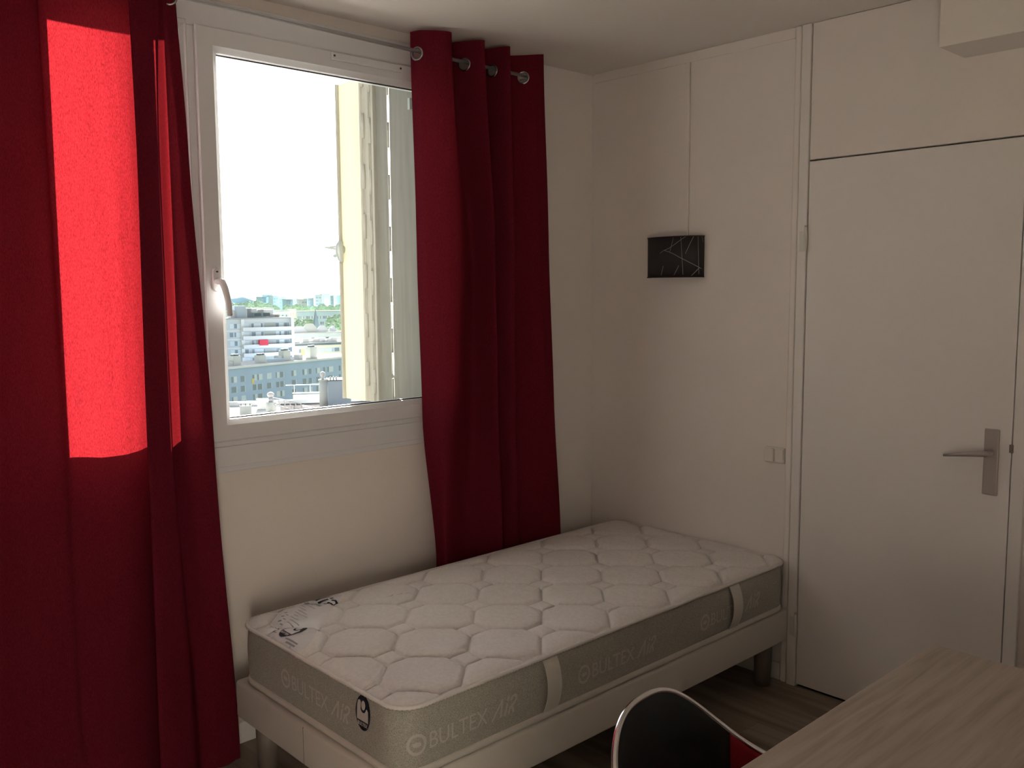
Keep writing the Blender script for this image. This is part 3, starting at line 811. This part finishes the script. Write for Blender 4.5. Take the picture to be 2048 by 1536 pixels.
shell([-TB+2*TB*k/30 for k in range(31)], -.014, 'backrest', M['black'])
shell([-TM+2*TM*k/60 for k in range(61)], .012, 'outer_shell', M['black'])
bm = bmesh.new(); pts = []
for k in range(121):
    X, Y, Z, ln = rim(-TM+2*TM*k/120); pts.append(chair_w(X, Y+ln, Z-.003))
tube(bm, pts, .0066, 10); obj('chrome_rim', bm, M['chrome'], chr_, True)
bm = bmesh.new()
n = 40; lo = []; mi = []; hi = []
for k in range(n):
    a = 2*PI*k/n; X = .185*math.copysign(abs(math.sin(a))**.7, math.sin(a)); Y = .20*math.copysign(abs(math.cos(a))**.7, math.cos(a))-.02
    lo.append(bm.verts.new(chair_w(X*.96, Y*.96, .40))); mi.append(bm.verts.new(chair_w(X, Y, .44))); hi.append(bm.verts.new(chair_w(X*.85, Y*.85, .465)))
for a, b in ((lo, mi), (mi, hi)):
    for k in range(n): bm.faces.new((a[k], a[(k+1) % n], b[(k+1) % n], b[k]))
bm.faces.new(lo[::-1]); bm.faces.new(hi); bmesh.ops.recalc_face_normals(bm, faces=bm.faces)
obj('seat', bm, M['redseat'], chr_, True)
obj('gas_lift', cyl(cyl(bmesh.new(), chair_w(0, -.02, .08), chair_w(0, -.02, .28), .024, 16), chair_w(0, -.02, .28), chair_w(0, -.02, .40), .014, 16), M['chrome'], chr_, True)
for k in range(5):
    a = 2*PI*k/5+.3; e = chair_w(.26*math.cos(a), -.02+.26*math.sin(a), 0)
    b = bmesh.new(); tube(b, [chair_w(0, -.02, .10), e+Vector((0, 0, .075))], .014, 8, rr=[.02, .012]); lg = obj('leg', b, M['chrome'], chr_, True)
    b = bmesh.new(); ax = Vector((-math.sin(a), math.cos(a), 0)); cyl(b, e+Vector((0, 0, .026))-ax*.018, e+Vector((0, 0, .026))+ax*.018, .026, 16); cyl(b, e+Vector((0, 0, .03)), e+Vector((0, 0, .075)), .005, 8)
    obj('caster', b, M['black'], lg, True)

# ------------------------------------------------------------------ desk
dk = thing('desk', (-1.75, -2.4, 0), 'light oak desk with a plain rectangular top', 'desk')
obj('desk_top', nbox(-2.46, -1.070, -2.66, -2.046, .712, .740, .002), M['oak'], dk)
for xx in (-2.44, -1.118): obj('side_panel', nbox(xx, xx+.028, -2.64, -2.10, 0, .712, .001), M['oak'], dk)
obj('rear_panel', nbox(-2.412, -1.118, -2.64, -2.622, .35, .712, .001), M['oak'], dk)

# ================================================================== outside
def at(u, v, dist):
    """world point on the line of sight of photo pixel (u, v) at horizontal distance dist"""
    d = RX*((u-1024)/FPX)-RY*((v-768)/FPX)+_f
    h = math.hypot(d.x, d.y); return CAM+d*(dist/h)
GZ = -42.0
def fac(name, c, **k): return mat(name, c, 1.0, spec=0.0, noise_s=k.get('ns', .15), amp=k.get('amp', .05))
X = {}
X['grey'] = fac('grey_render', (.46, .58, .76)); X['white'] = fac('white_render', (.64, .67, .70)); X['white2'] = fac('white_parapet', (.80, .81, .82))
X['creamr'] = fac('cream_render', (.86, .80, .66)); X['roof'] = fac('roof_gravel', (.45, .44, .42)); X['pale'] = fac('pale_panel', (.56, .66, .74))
X['far'] = fac('hazed_far_panel', (.62, .76, .84)); X['far2'] = fac('hazed_far_panel_blue', (.42, .60, .70)); X['glass'] = mat('far_glass', (.26, .32, .38), .2)  # far panels tinted pale blue, distance haze painted into the colour
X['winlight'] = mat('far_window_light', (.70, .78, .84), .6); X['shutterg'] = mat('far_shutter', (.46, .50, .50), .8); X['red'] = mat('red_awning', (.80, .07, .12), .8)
X['yellow'] = mat('yellow_panel', (.80, .66, .30), .8); X['slate'] = mat('slate', (.14, .19, .21), .7); X['tree'] = mat('foliage', (.34, .45, .30), .9, noise_s=.8, amp=.5)  # foliage green lightened to paint in some haze
X['tree2'] = mat('hazed_far_foliage', (.42, .56, .42), .9, noise_s=.3, amp=.2); X['hill'] = mat('hazed_far_hill', (.50, .76, .84), 1); X['ground'] = mat('town_ground', (.16, .20, .13), 1, noise_s=.02, amp=.4)  # far foliage and hill have distance haze mixed into their colours
X['metalw'] = mat('white_metal', (.7, .68, .68), .5); X['pipe'] = mat('galvanised', (.5, .52, .55), .4, .6); X['ochre'] = fac('ochre_wall', (.58, .50, .34)); X['concr'] = fac('pale_concrete', (.66, .69, .66))
X['felt'] = fac('dark_roofing_felt', (.13, .12, .12))
tag(obj('ground', nbox(-700, 1600, .5+30, 2600, GZ-1, GZ), X['ground']), 'distant town ground with gardens between the buildings', 'ground', kind='structure')

def win_mesh(w_, h_, split=True, dark=.4):
    """a window with a frame, one light and one dark half; local x along facade, y outwards negative"""
    bm = bmesh.new()
    box(bm, -w_/2, w_/2, -.06, 0, -h_/2, h_/2, mi=0)
    e = .08
    if split:
        box(bm, -w_/2+e, -w_/2+e+(w_-2*e)*dark, -.09, -.05, -h_/2+e, h_/2-e, mi=1)
        box(bm, -w_/2+2*e+(w_-2*e)*dark, w_/2-e, -.09, -.05, -h_/2+e, h_/2-e, mi=2)
    else: box(bm, -w_/2+e, w_/2-e, -.09, -.05, -h_/2+e, h_/2-e, mi=2)
    me = bpy.data.meshes.new('window'); bm.to_mesh(me); bm.free()
    for k in ('pale', 'glass', 'winlight'): me.materials.append(X[k])
    return me
WM = {}
def wm(w_, h_, kind):
    k = (w_, h_, kind)
    if k not in WM: WM[k] = win_mesh(w_, h_, kind != 'light', {'dark': .85, 'half': .4, 'slim': .22, 'light': 0}[kind])
    return WM[k]

class Block:
    def __init__(s, name, A, B, depth, label, wallm, cat='building', group=None, ext=(0, 0), roofm='roof', z0=GZ):
        A, B = Vector(A), Vector(B); d = B-A; d.z = 0; L = d.length; d.normalize()
        A = A-d*ext[0]; L += ext[0]+ext[1]; s.L = L; s.d = d; s.n = Vector((-d.y, d.x, 0)); s.zt = (A.z+B.z)/2
        s.O = Vector((A.x, A.y, z0)); s.H = s.zt-z0
        s.t = thing(name, s.O, label, cat, group, rz=math.atan2(d.y, d.x))
        s.wall = obj('wall', nbox(0, L, 0, depth, 0, s.H), X[wallm], s.t, local=True)
        s.roof = obj('roof', nbox(-.3, L+.3, -.3, depth+.3, s.H, s.H+.35), X[roofm], s.t, local=True)
        s.depth = depth
    def loc(s, u, v):
        """facade coordinates of the sight line through a photo pixel"""
        d = RX*((u-1024)/FPX)-RY*((v-768)/FPX)+_f
        t = (s.O-CAM).dot(s.n)/d.dot(s.n); q = CAM+d*t-s.O
        return q.dot(s.d), q.z
    def win(s, x, z, w_, h_, kind='half'):
        return inst('window', wm(w_, h_, kind), s.t, (x, 0, z))
    def part(s, name, x0, x1, y0, y1, z0, z1, m):
        return obj(name, nbox(x0, x1, y0, y1, z0, z1), X[m], s.t, local=True)

def C1(a, b): return 440+a/7.877, 560+b/7.877      # reading marks taken from the two enlargements
def C2(a, b): return 440+a/7.877, 700+b/7.877

# --- long grey apartment block
g1 = Block('apartment_block', at(460, 735, 255), at(681, 718, 285), 13, 'long grey-blue apartment block with rows of small windows behind the roof railings', 'grey', ext=(16, 12))
cols = [(215, 370, 2.0, 'half'), (355, 362, 1.7, 'dark'), (540, 345, 1.6, 'half'), (625, 338, 1.9, 'slim'), (770, 330, 1.9, 'light'), (905, 318, 1.5, 'slim'), (970, 312, 1.7, 'dark'), (1160, 300, 1.9, 'half'),
        (1330, 290, 1.9, 'half'), (1420, 282, 1.4, 'dark'), (1540, 272, 1.8, 'slim'), (1640, 262, 1.0, 'dark'), (1735, 255, 2.6, 'slim'), (1885, 240, 1.0, 'dark'), (90, 380, 1.8, 'half'), (2010, 235, 1.8, 'half'), (2120, 228, 1.8, 'slim')]
kinds = ['half', 'dark', 'slim', 'light']
for i, (a, b, w_, kd) in enumerate(cols):
    x, z = g1.loc(*C2(a, b))
    for f in range(6):
        if a == 1640 and f > 0: continue
        g1.win(x, g1.H-3.1-f*2.72, w_, 1.75, kd if f == 0 else kinds[(i*3+f*5+i*f) % 4])
x, z = g1.loc(*C2(520, 490)); g1.part('yellow_curtain', x-.5, x+.4, -.14, 0, z-.7, z+.7, 'yellow')
for (a, w_, h_) in ((430, 2.6, 2.6), (830, 2.4, 2.2), (1215, 2.8, 3.0), (1635, 2.9, 3.4), (1110, 1.2, 1.6), (1430, 1.6, 1.4), (330, 1.5, 1.2)):
    x, z = g1.loc(*C2(a, 230)); ch = g1.part('chimney', x-w_/2, x+w_/2, 4, 6, g1.H+.3, g1.H+.3+h_, 'concr')
    if w_ > 2: 
        for k in range(3): obj('chimney_pot', nbox(x-w_/2+.25+k*.8, x-w_/2+.7+k*.8, 4.4, 5.4, g1.H+.3+h_, g1.H+.8+h_), X['slate'], ch, local=True).location = (0, 0, 0)
g1.part('roof_edge', 0, g1.L, -.5, -.3, g1.H-.1, g1.H+.45, 'white2')
g1.part('blue_skylight', g1.loc(*C2(1040, 215))[0]-2.6, g1.loc(*C2(1040, 215))[0]+2.6, 3, 5, g1.H+.3, g1.H+1.2, 'pale')

# --- white block with balconies
g2 = Block('apartment_block', at(455, 639, 302), at(585.5, 636.5, 308), 12, 'white apartment block with long balcony bands and one red awning', 'white', ext=(14, 0))
FH = 16.45/1818*305*1.0
for f in range(9):
    zt = g2.H-1.6-f*FH
    xa = g2.loc(485, 690)[0]
    pr = g2.part('balcony_parapet', xa, g2.L-.2, -1.2, -1.0, zt-FH+.55, zt-FH+1.75, 'white2')
    g2.part('balcony_floor', xa, g2.L-.2, -1.2, 0, zt-FH+.45, zt-FH+.6, 'white')
    g2.part('floor_band', 0, xa, -.08, 0, zt-FH+.5, zt-FH+.9, 'white2')
    for j, (a, w_, kd) in enumerate(((180, 1.4, 'light'), (275, 2.2, 'half'), (400, 2.4, 'slim'), (570, 3.2, 'slim'), (645, 1.5, 'dark'), (700, 1.4, 'light'), (900, 1.6, 'dark'), (960, 1.6, 'light'), (1040, 1.4, 'dark'), (1100, 1.6, 'slim'), (60, 1.6, 'half'))):
        if a == 645 and f == 2: continue
        k2 = kd if f % 2 == 0 else kinds[(j+f) % 4]
        g2.win(g2.loc(*C1(a, 720))[0], zt-.55, w_, 1.6, k2)
    xs0 = g2.loc(*C1(785, 720))[0]
    g2.part('roller_shutter', xs0-1.9, xs0+1.9, -.14, 0, zt-1.35, zt+.3, 'shutterg')
g2.part('end_pier', g2.L-1.0, g2.L, -1.3, 0, 0, g2.H+.3, 'white2')
g2.part('stair_strip', g2.loc(486, 690)[0]-.5, g2.loc(486, 690)[0]+.5, -.5, 0, 0, g2.H, 'white2')
xr = g2.loc(*C1(672, 965))[0]; zr_ = g2.H-1.6-2*FH-.5
g2.part('red_awning', xr-1.4, xr+1.4, -1.5, -.2, zr_-.9, zr_+.9, 'red')
for (a, w_, h_, m) in ((515, 1.8, 4.2, 'white2'), (560, 3.2, 3.8, 'white'), (640, 6.0, 2.2, 'pale'), (780, 5.0, 3.4, 'white2'), (920, 3.4, 1.4, 'concr'), (275, 2.0, 3.2, 'white'), (380, 3.6, 5.2, 'pale'), (960, 1.5, 1.0, 'ochre'), (700, 2.0, 3.5, 'concr')):
    x = g2.loc(*C1(a, 620))[0]; b_ = g2.part('rooftop_block', x-w_/2, x+w_/2, 4, 7, g2.H+.3, g2.H+.3+h_*.75, m)
    if w_ > 4.5: obj('dark_vent', nbox(x-.8, x+1.4, 3.9, 4, g2.H+.8, g2.H+1.8), X['slate'], b_, local=True)

# --- cream block
g3 = Block('apartment_block', at(588, 689, 345), at(690, 684, 352), 12, 'cream apartment block right of the white balcony block', 'creamr', ext=(0, 14))
for f in range(5):
    for j, (a, w_, kd) in enumerate(((1200, 2.2, 'light'), (1265, 1.6, 'dark'), (1320, 1.8, 'slim'), (1410, 2.0, 'light'), (1510, 2.0, 'light'), (1610, 2.0, 'light'), (1735, 3.4, 'light'), (1790, 1.6, 'half'), (1845, 2.4, 'dark'), (1960, 2.0, 'slim'))):
        g3.win(g3.loc(*C1(a, 1075))[0], g3.H-2.6-f*2.75, w_, 1.5, kd)
for k, a in enumerate((1170, 1260, 1400, 1480, 1560, 1660, 1700, 1780, 1850)):
    x = g3.loc(*C1(a, 1000))[0]; g3.part('rooftop_block', x-1.2, x+1.1, 3, 5, g3.H+.3, g3.H+.9+.5*(k % 3), 'white2' if k % 2 else 'concr')
g3.part('painted_roof_shadow', 0, g3.L, -.35, 0, g3.H-.7, g3.H, 'slate')  # dark strip painted in as the shade beneath the roof edge
x, z = g3.loc(*C1(1300, 1140)); g3.part('yellow_blind', x-.55, x+.55, -.3, 0, z-.9, z+1.2, 'yellow')

# --- pale block with the steep roof
g4 = Block('apartment_block', at(586, 668, 400), at(690, 664, 404), 12, 'pale blue-white block in front of the dark spire', 'pale', ext=(0, 14))
for j, a in enumerate((1170, 1240, 1325, 1410, 1495, 1600, 1655, 1720, 1780, 1850, 1960)):
    g4.win(g4.loc(*C1(a, 915))[0], g4.H-3.0, 3.2, 2.6, ('slim', 'half', 'dark')[j % 3])
    g4.win(g4.loc(*C1(a, 915))[0], g4.H-6.4, 3.2, 2.6, 'half')
for k, (a0, a1, h_) in enumerate(((1150, 1400, 2.6), (1310, 1600, 3.6), (1560, 1760, 2.6), (1760, 1840, 1.5), (1810, 1890, 2.4))):
    x0, x1 = g4.loc(*C1(a0, 800))[0], g4.loc(*C1(a1, 800))[0]
    b = bmesh.new(); vs = [b.verts.new(q) for q in ((x0, 3+k, g4.H+.3), (x1, 3+k, g4.H+.3), (x1, 8+k, g4.H+.3), (x0, 8+k, g4.H+.3), (x0+(x1-x0)*.3, 5.5+k, g4.H+.3+h_), (x0+(x1-x0)*.7, 5.5+k, g4.H+.3+h_))]
    for f in ((0, 1, 5, 4), (1, 2, 5), (2, 3, 4, 5), (3, 0, 4), (3, 2, 1, 0)): b.faces.new([vs[i] for i in f])
    obj('roof_hip', b, X['concr'] if k % 2 else X['white2'], g4.t, local=True)
# --- spire
sp = thing('church_spire', (*at(632, 662, 430).xy, GZ), 'slender dark pointed church spire between the blocks', 'spire')
c0 = at(632, 660, 430); top = at(627, 616, 430)
b = bmesh.new(); wv = 1.35; vs = [b.verts.new((c0.x+a*wv, c0.y+e*wv, c0.z)) for a, e in ((-1, -1), (1, -1), (1, 1), (-1, 1))]+[b.verts.new((c0.x, c0.y, top.z))]
for k in range(4): b.faces.new((vs[k], vs[(k+1) % 4], vs[4]))
obj('steeple', b, X['slate'], sp)
obj('tower', nbox(c0.x-wv, c0.x+wv, c0.y-wv, c0.y+wv, GZ, c0.z), X['slate'], sp)
# --- long slab further back
g5 = Block('apartment_block', at(588, 622.5, 560), at(690, 623.5, 560), 12, 'long pale slab block behind the spire and the trees', 'far', ext=(0, 20))
for j in range(16):
    x = g5.loc(598+j*5.6, 640)[0]
    for f in range(4): g5.win(x, g5.H-3.5-f*3.4, 2.0, 1.7, 'half' if (j+f) % 3 else 'dark')
g6 = Block('apartment_block', at(576, 620, 500), at(592, 620, 500), 8, 'short white block at the left end of the long slab', 'white2')
for k in range(3): g6.part('dark_bay', 1.0+k*1.4, 1.6+k*1.4, -.1, 0, g6.H-4.2, g6.H-1.2, 'ochre')
# --- low buildings left
for k, (u0, u1, v, D, m, lb_) in enumerate(((462, 486, 624, 380, 'pale', 'low pale blue block just right of the window handle'), (484, 512, 620, 430, 'white', 'low white block behind the balcony block roof'), (510, 548, 617, 460, 'far', 'pale flat-roofed block below the paired towers'), (548, 578, 622, 470, 'white2', 'small white block beneath the tower with stacked balconies'))):
    gg = Block('town_building', at(u0, v, D), at(u1, v+.6, D+4), 8, lb_, m)
    for j in range(4): gg.win((j+.5)*gg.L/4, gg.H-2.6, 1.8, 1.6, 'half'); 
# --- far towers
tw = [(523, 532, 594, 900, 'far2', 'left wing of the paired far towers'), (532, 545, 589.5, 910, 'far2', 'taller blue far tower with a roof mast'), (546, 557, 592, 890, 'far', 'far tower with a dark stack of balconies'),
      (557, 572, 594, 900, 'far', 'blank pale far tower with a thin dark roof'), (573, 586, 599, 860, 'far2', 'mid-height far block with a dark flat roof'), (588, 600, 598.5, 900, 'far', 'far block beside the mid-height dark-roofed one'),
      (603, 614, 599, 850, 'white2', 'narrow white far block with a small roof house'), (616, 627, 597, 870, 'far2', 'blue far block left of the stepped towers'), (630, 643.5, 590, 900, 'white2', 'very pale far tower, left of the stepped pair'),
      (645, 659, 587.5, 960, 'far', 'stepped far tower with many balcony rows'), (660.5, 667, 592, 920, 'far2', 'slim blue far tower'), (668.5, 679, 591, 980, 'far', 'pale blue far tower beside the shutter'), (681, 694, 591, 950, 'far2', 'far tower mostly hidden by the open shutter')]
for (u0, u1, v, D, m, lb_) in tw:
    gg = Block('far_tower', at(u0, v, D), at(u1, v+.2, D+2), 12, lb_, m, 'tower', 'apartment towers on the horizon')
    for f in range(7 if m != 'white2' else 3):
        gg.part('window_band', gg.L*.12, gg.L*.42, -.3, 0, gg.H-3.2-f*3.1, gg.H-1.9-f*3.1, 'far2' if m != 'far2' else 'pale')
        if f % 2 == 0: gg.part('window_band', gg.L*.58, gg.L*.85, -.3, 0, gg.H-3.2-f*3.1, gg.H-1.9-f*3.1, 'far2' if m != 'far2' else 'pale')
# --- hill
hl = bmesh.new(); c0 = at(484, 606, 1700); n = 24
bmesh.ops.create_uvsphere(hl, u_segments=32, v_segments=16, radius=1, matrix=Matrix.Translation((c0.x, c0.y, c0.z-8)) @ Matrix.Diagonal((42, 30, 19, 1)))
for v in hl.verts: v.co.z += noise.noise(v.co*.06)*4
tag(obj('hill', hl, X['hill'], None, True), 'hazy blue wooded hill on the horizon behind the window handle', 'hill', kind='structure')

# --- trees
def tree(u, v, D, r, label, m='tree', h=None):
    c0 = at(u, v, D); t = thing('tree', (c0.x, c0.y, GZ), label, 'tree', 'trees among the apartment blocks')
    b = bmesh.new(); bmesh.ops.create_icosphere(b, subdivisions=4, radius=r)
    for q in b.verts:
        d = q.co.normalized(); k = 1+.22*noise.noise(d*2.2+Vector((u, 0, 0)))+.16*noise.noise(d*6+Vector((0, u, 0)))+.08*noise.noise(d*15)
        q.co = d*r*k; q.co.z *= .85; q.co += c0
    obj('foliage', b, X[m], t)
    obj('trunk', cyl(bmesh.new(), (c0.x, c0.y, GZ), (c0.x, c0.y, c0.z-r*.3), r*.08, 8), X['slate'], t)
tree(591, 650, 485, 4.2, 'dark green tree immediately right of the white balcony block'); tree(600, 656, 445, 4.4, 'bright green tree below the long slab, left of the spire')
tree(614, 652, 500, 4.4, 'green tree touching the left side of the spire'); tree(677, 650, 462, 6.0, 'large light green tree beside the open shutter'); tree(661, 658, 440, 3.2, 'smaller green tree left of the large one by the shutter')
TL = ['pale tree close to the window handle end', 'small pale tree below the hazy hill', 'pale tree right of the hazy hill', 'taller pale tree in front of the paired towers', 'pale tree below the towers with a mast',
      'low pale tree under the blank far tower', 'pale tree above the short white block', 'pale tree above the left end of the long slab', 'pale tree under the narrow white far block', 'pale tree straight above the spire tip',
      'pale tree under the very pale far tower', 'pale tree under the stepped towers', 'rightmost visible pale tree beside the shutter']
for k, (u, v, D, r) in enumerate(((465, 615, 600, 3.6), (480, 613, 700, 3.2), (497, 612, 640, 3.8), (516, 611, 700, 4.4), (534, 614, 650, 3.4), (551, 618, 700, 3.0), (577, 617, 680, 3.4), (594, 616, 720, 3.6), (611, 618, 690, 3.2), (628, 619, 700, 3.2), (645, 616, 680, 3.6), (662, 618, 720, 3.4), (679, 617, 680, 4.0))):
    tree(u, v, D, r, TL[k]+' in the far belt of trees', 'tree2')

# --- neighbouring roof terrace in the foreground of the view
RZ = -8.4; dv = Vector((math.cos(math.radians(61)), math.sin(math.radians(61)), 0)); rv = Vector((dv.y, -dv.x, 0))
rt = thing('roof_terrace', (CAM.x+dv.x*60, CAM.y+dv.y*60, RZ), 'bright flat gravel roof of the neighbouring building below the window', 'building', rz=math.atan2(rv.y, rv.x))
def rp_(u, D):       # roof coordinates: x to the right, y away, of photo column u at distance D
    q = at(u, 700, D); q = Vector((q.x, q.y, 0))-Vector((rt.location.x, rt.location.y, 0)); return q.dot(rv), q.dot(dv)
obj('wall', nbox(-14, 24, -20, 23, GZ-RZ, -.4), X['concr'], rt, local=True)
obj('roof_surface', nbox(-14, 24, -20, 23, -.4, 0), X['roof'], rt, local=True)
obj('felt_area', nbox(rp_(556, 76)[0], 24, -20, 22.6, 0, .03), X['felt'], rt, local=True)
obj('parapet', nbox(-14.2, 24.2, 22.6, 23, 0, .35), X['white2'], rt, local=True)
def roofthing(name, u, D, label, cat, group=None):
    x, y = rp_(u, D); p = Vector((rt.location.x, rt.location.y, RZ))+rv*x+dv*y
    return thing(name, p, label, cat, group, rz=math.atan2(rv.y, rv.x))
def rbox(t, name, *a, m='concr', bev=0): return obj(name, nbox(*a, bev), X[m], t, local=True)
c = roofthing('chimney_stack', 487, 76, 'squat roof chimney with a flat slab cap at the left of the roof', 'chimney')
rbox(c, 'stack', -.45, .45, -.3, .3, 0, .80); rbox(c, 'cap', -.55, .55, -.4, .4, 1.0, 1.07, m='pipe')
for k in (-.35, 0, .35): rbox(c, 'support', k-.04, k+.04, -.04, .04, .8, 1.0, m='slate')
rbox(c, 'aerial', -.02, .02, -.02, .02, 1.07, 1.25, m='slate')
c = roofthing('roof_vent', 538, 77, 'domed metal vent on a round base behind the white rails', 'vent')
b = bmesh.new(); cyl(b, (0, 0, 0), (0, 0, .9), .42, 20); obj('base_drum', b, X['concr'], c, True, True)
b = bmesh.new(); cyl(b, (0, 0, .9), (0, 0, 1.35), .2, 16); obj('pipe', b, X['pipe'], c, True, True)
b = bmesh.new(); bmesh.ops.create_uvsphere(b, u_segments=20, v_segments=10, radius=.30, matrix=Matrix.Translation((0, 0, 1.5)) @ Matrix.Diagonal((1, 1, .7, 1))); obj('cowl', b, X['metalw'], c, True, True)
c = roofthing('roof_box', 523, 80, 'small pale box on the far edge of the roof', 'roof hatch'); rbox(c, 'body', -.5, .6, -.4, .4, 0, .75, m='white2'); rbox(c, 'lid', -.55, .65, -.45, .45, .75, .84, m='concr')
c = roofthing('lift_tower', 662, 79, 'white rooftop machine room with a round flue on its left', 'machine room')
rbox(c, 'body', -.35, 1.6, 0, 1.8, 0, 2.30, m='pale'); rbox(c, 'roof', -.4, 1.7, -.1, 1.9, 2.30, 2.40, m='slate')
b = bmesh.new(); cyl(b, (-.72, .1, 0), (-.72, .1, 2.35), .36, 24); obj('flue', b, X['concr'], c, True, True)
b = bmesh.new(); cyl(b, (-.72, .1, 2.35), (-.72, .1, 2.45), .42, 24); obj('flue_cap', b, X['concr'], c, True, True)
b = bmesh.new(); cyl(b, (-.75, .1, 2.45), (-.75, .1, 2.75), .13, 16); bmesh.ops.create_uvsphere(b, u_segments=20, v_segments=10, radius=.24, matrix=Matrix.Translation((-.75, .1, 2.88))); obj('turbine_cowl', b, X['metalw'], c, True, True)
for k in range(3): 
    b = bmesh.new(); cyl(b, (-.1+.25*k, .3, 2.4), (-.1+.25*k, .3, 2.62), .06, 8); obj('vent_pipe', b, X['slate'], c, True, True)
c = roofthing('parapet_wall', 613, 84, 'ochre parapet wall with a white rail behind the roof', 'wall')
rbox(c, 'wall', -1.3, 1.6, 0, .2, 0, .62, m='ochre'); rbox(c, 'coping', -1.35, 1.65, -.05, .25, .75, .83, m='white2')
rbox(c, 'rail', -1.9, 1.7, 0, .04, 1.5, 1.56, m='metalw')
for k in (-1.2, .2, 1.5): rbox(c, 'post', k, k+.05, 0, .04, .8, 1.5, m='metalw')
def lattice(u, D, label, pts, bars, r=.045):
    c = roofthing('guard_rail', u, D, label, 'railing', 'white roof guard rails')
    for a, b_ in pts:
        b = bmesh.new(); tube(b, [a, b_], r, 6); obj('rail', b, X['metalw'], c, True, True)
    for a, b_ in bars:
        b = bmesh.new(); tube(b, [a, b_], r*.9, 6); obj('bar', b, X['metalw'], c, True, True)
def ladder(p, q, up, n):
    p, q, up = Vector(p), Vector(q), Vector(up)
    return [(p, q), (p+up, q+up)], [(p+(q-p)*k/n, p+(q-p)*k/n+up) for k in range(n+1)]
a, b_ = ladder((0, 0, .75), (2.2, -.8, .25), (-.1, 0, .62), 5); lattice(545, 76, 'white tilted roof rail highest above the round vent base', a, b_)
a, b_ = ladder((0, -1, .05), (1.4, -1.3, .02), (.12, 0, .55), 4); lattice(549, 73, 'white roof rail lowest, right against the window edge', a, b_)
a, b_ = ladder((0, 0, .55), (1.6, -.5, .25), (.05, 0, .10), 3); lattice(600, 76, 'white low roof rail between the ladder rail and the machine room', a, b_)
a, b_ = ladder((0, 0, .02), (3.4, -.2, .12), (0, 0, .38), 4); lattice(628, 73, 'white roof rail in front of the machine room foot', a, b_)
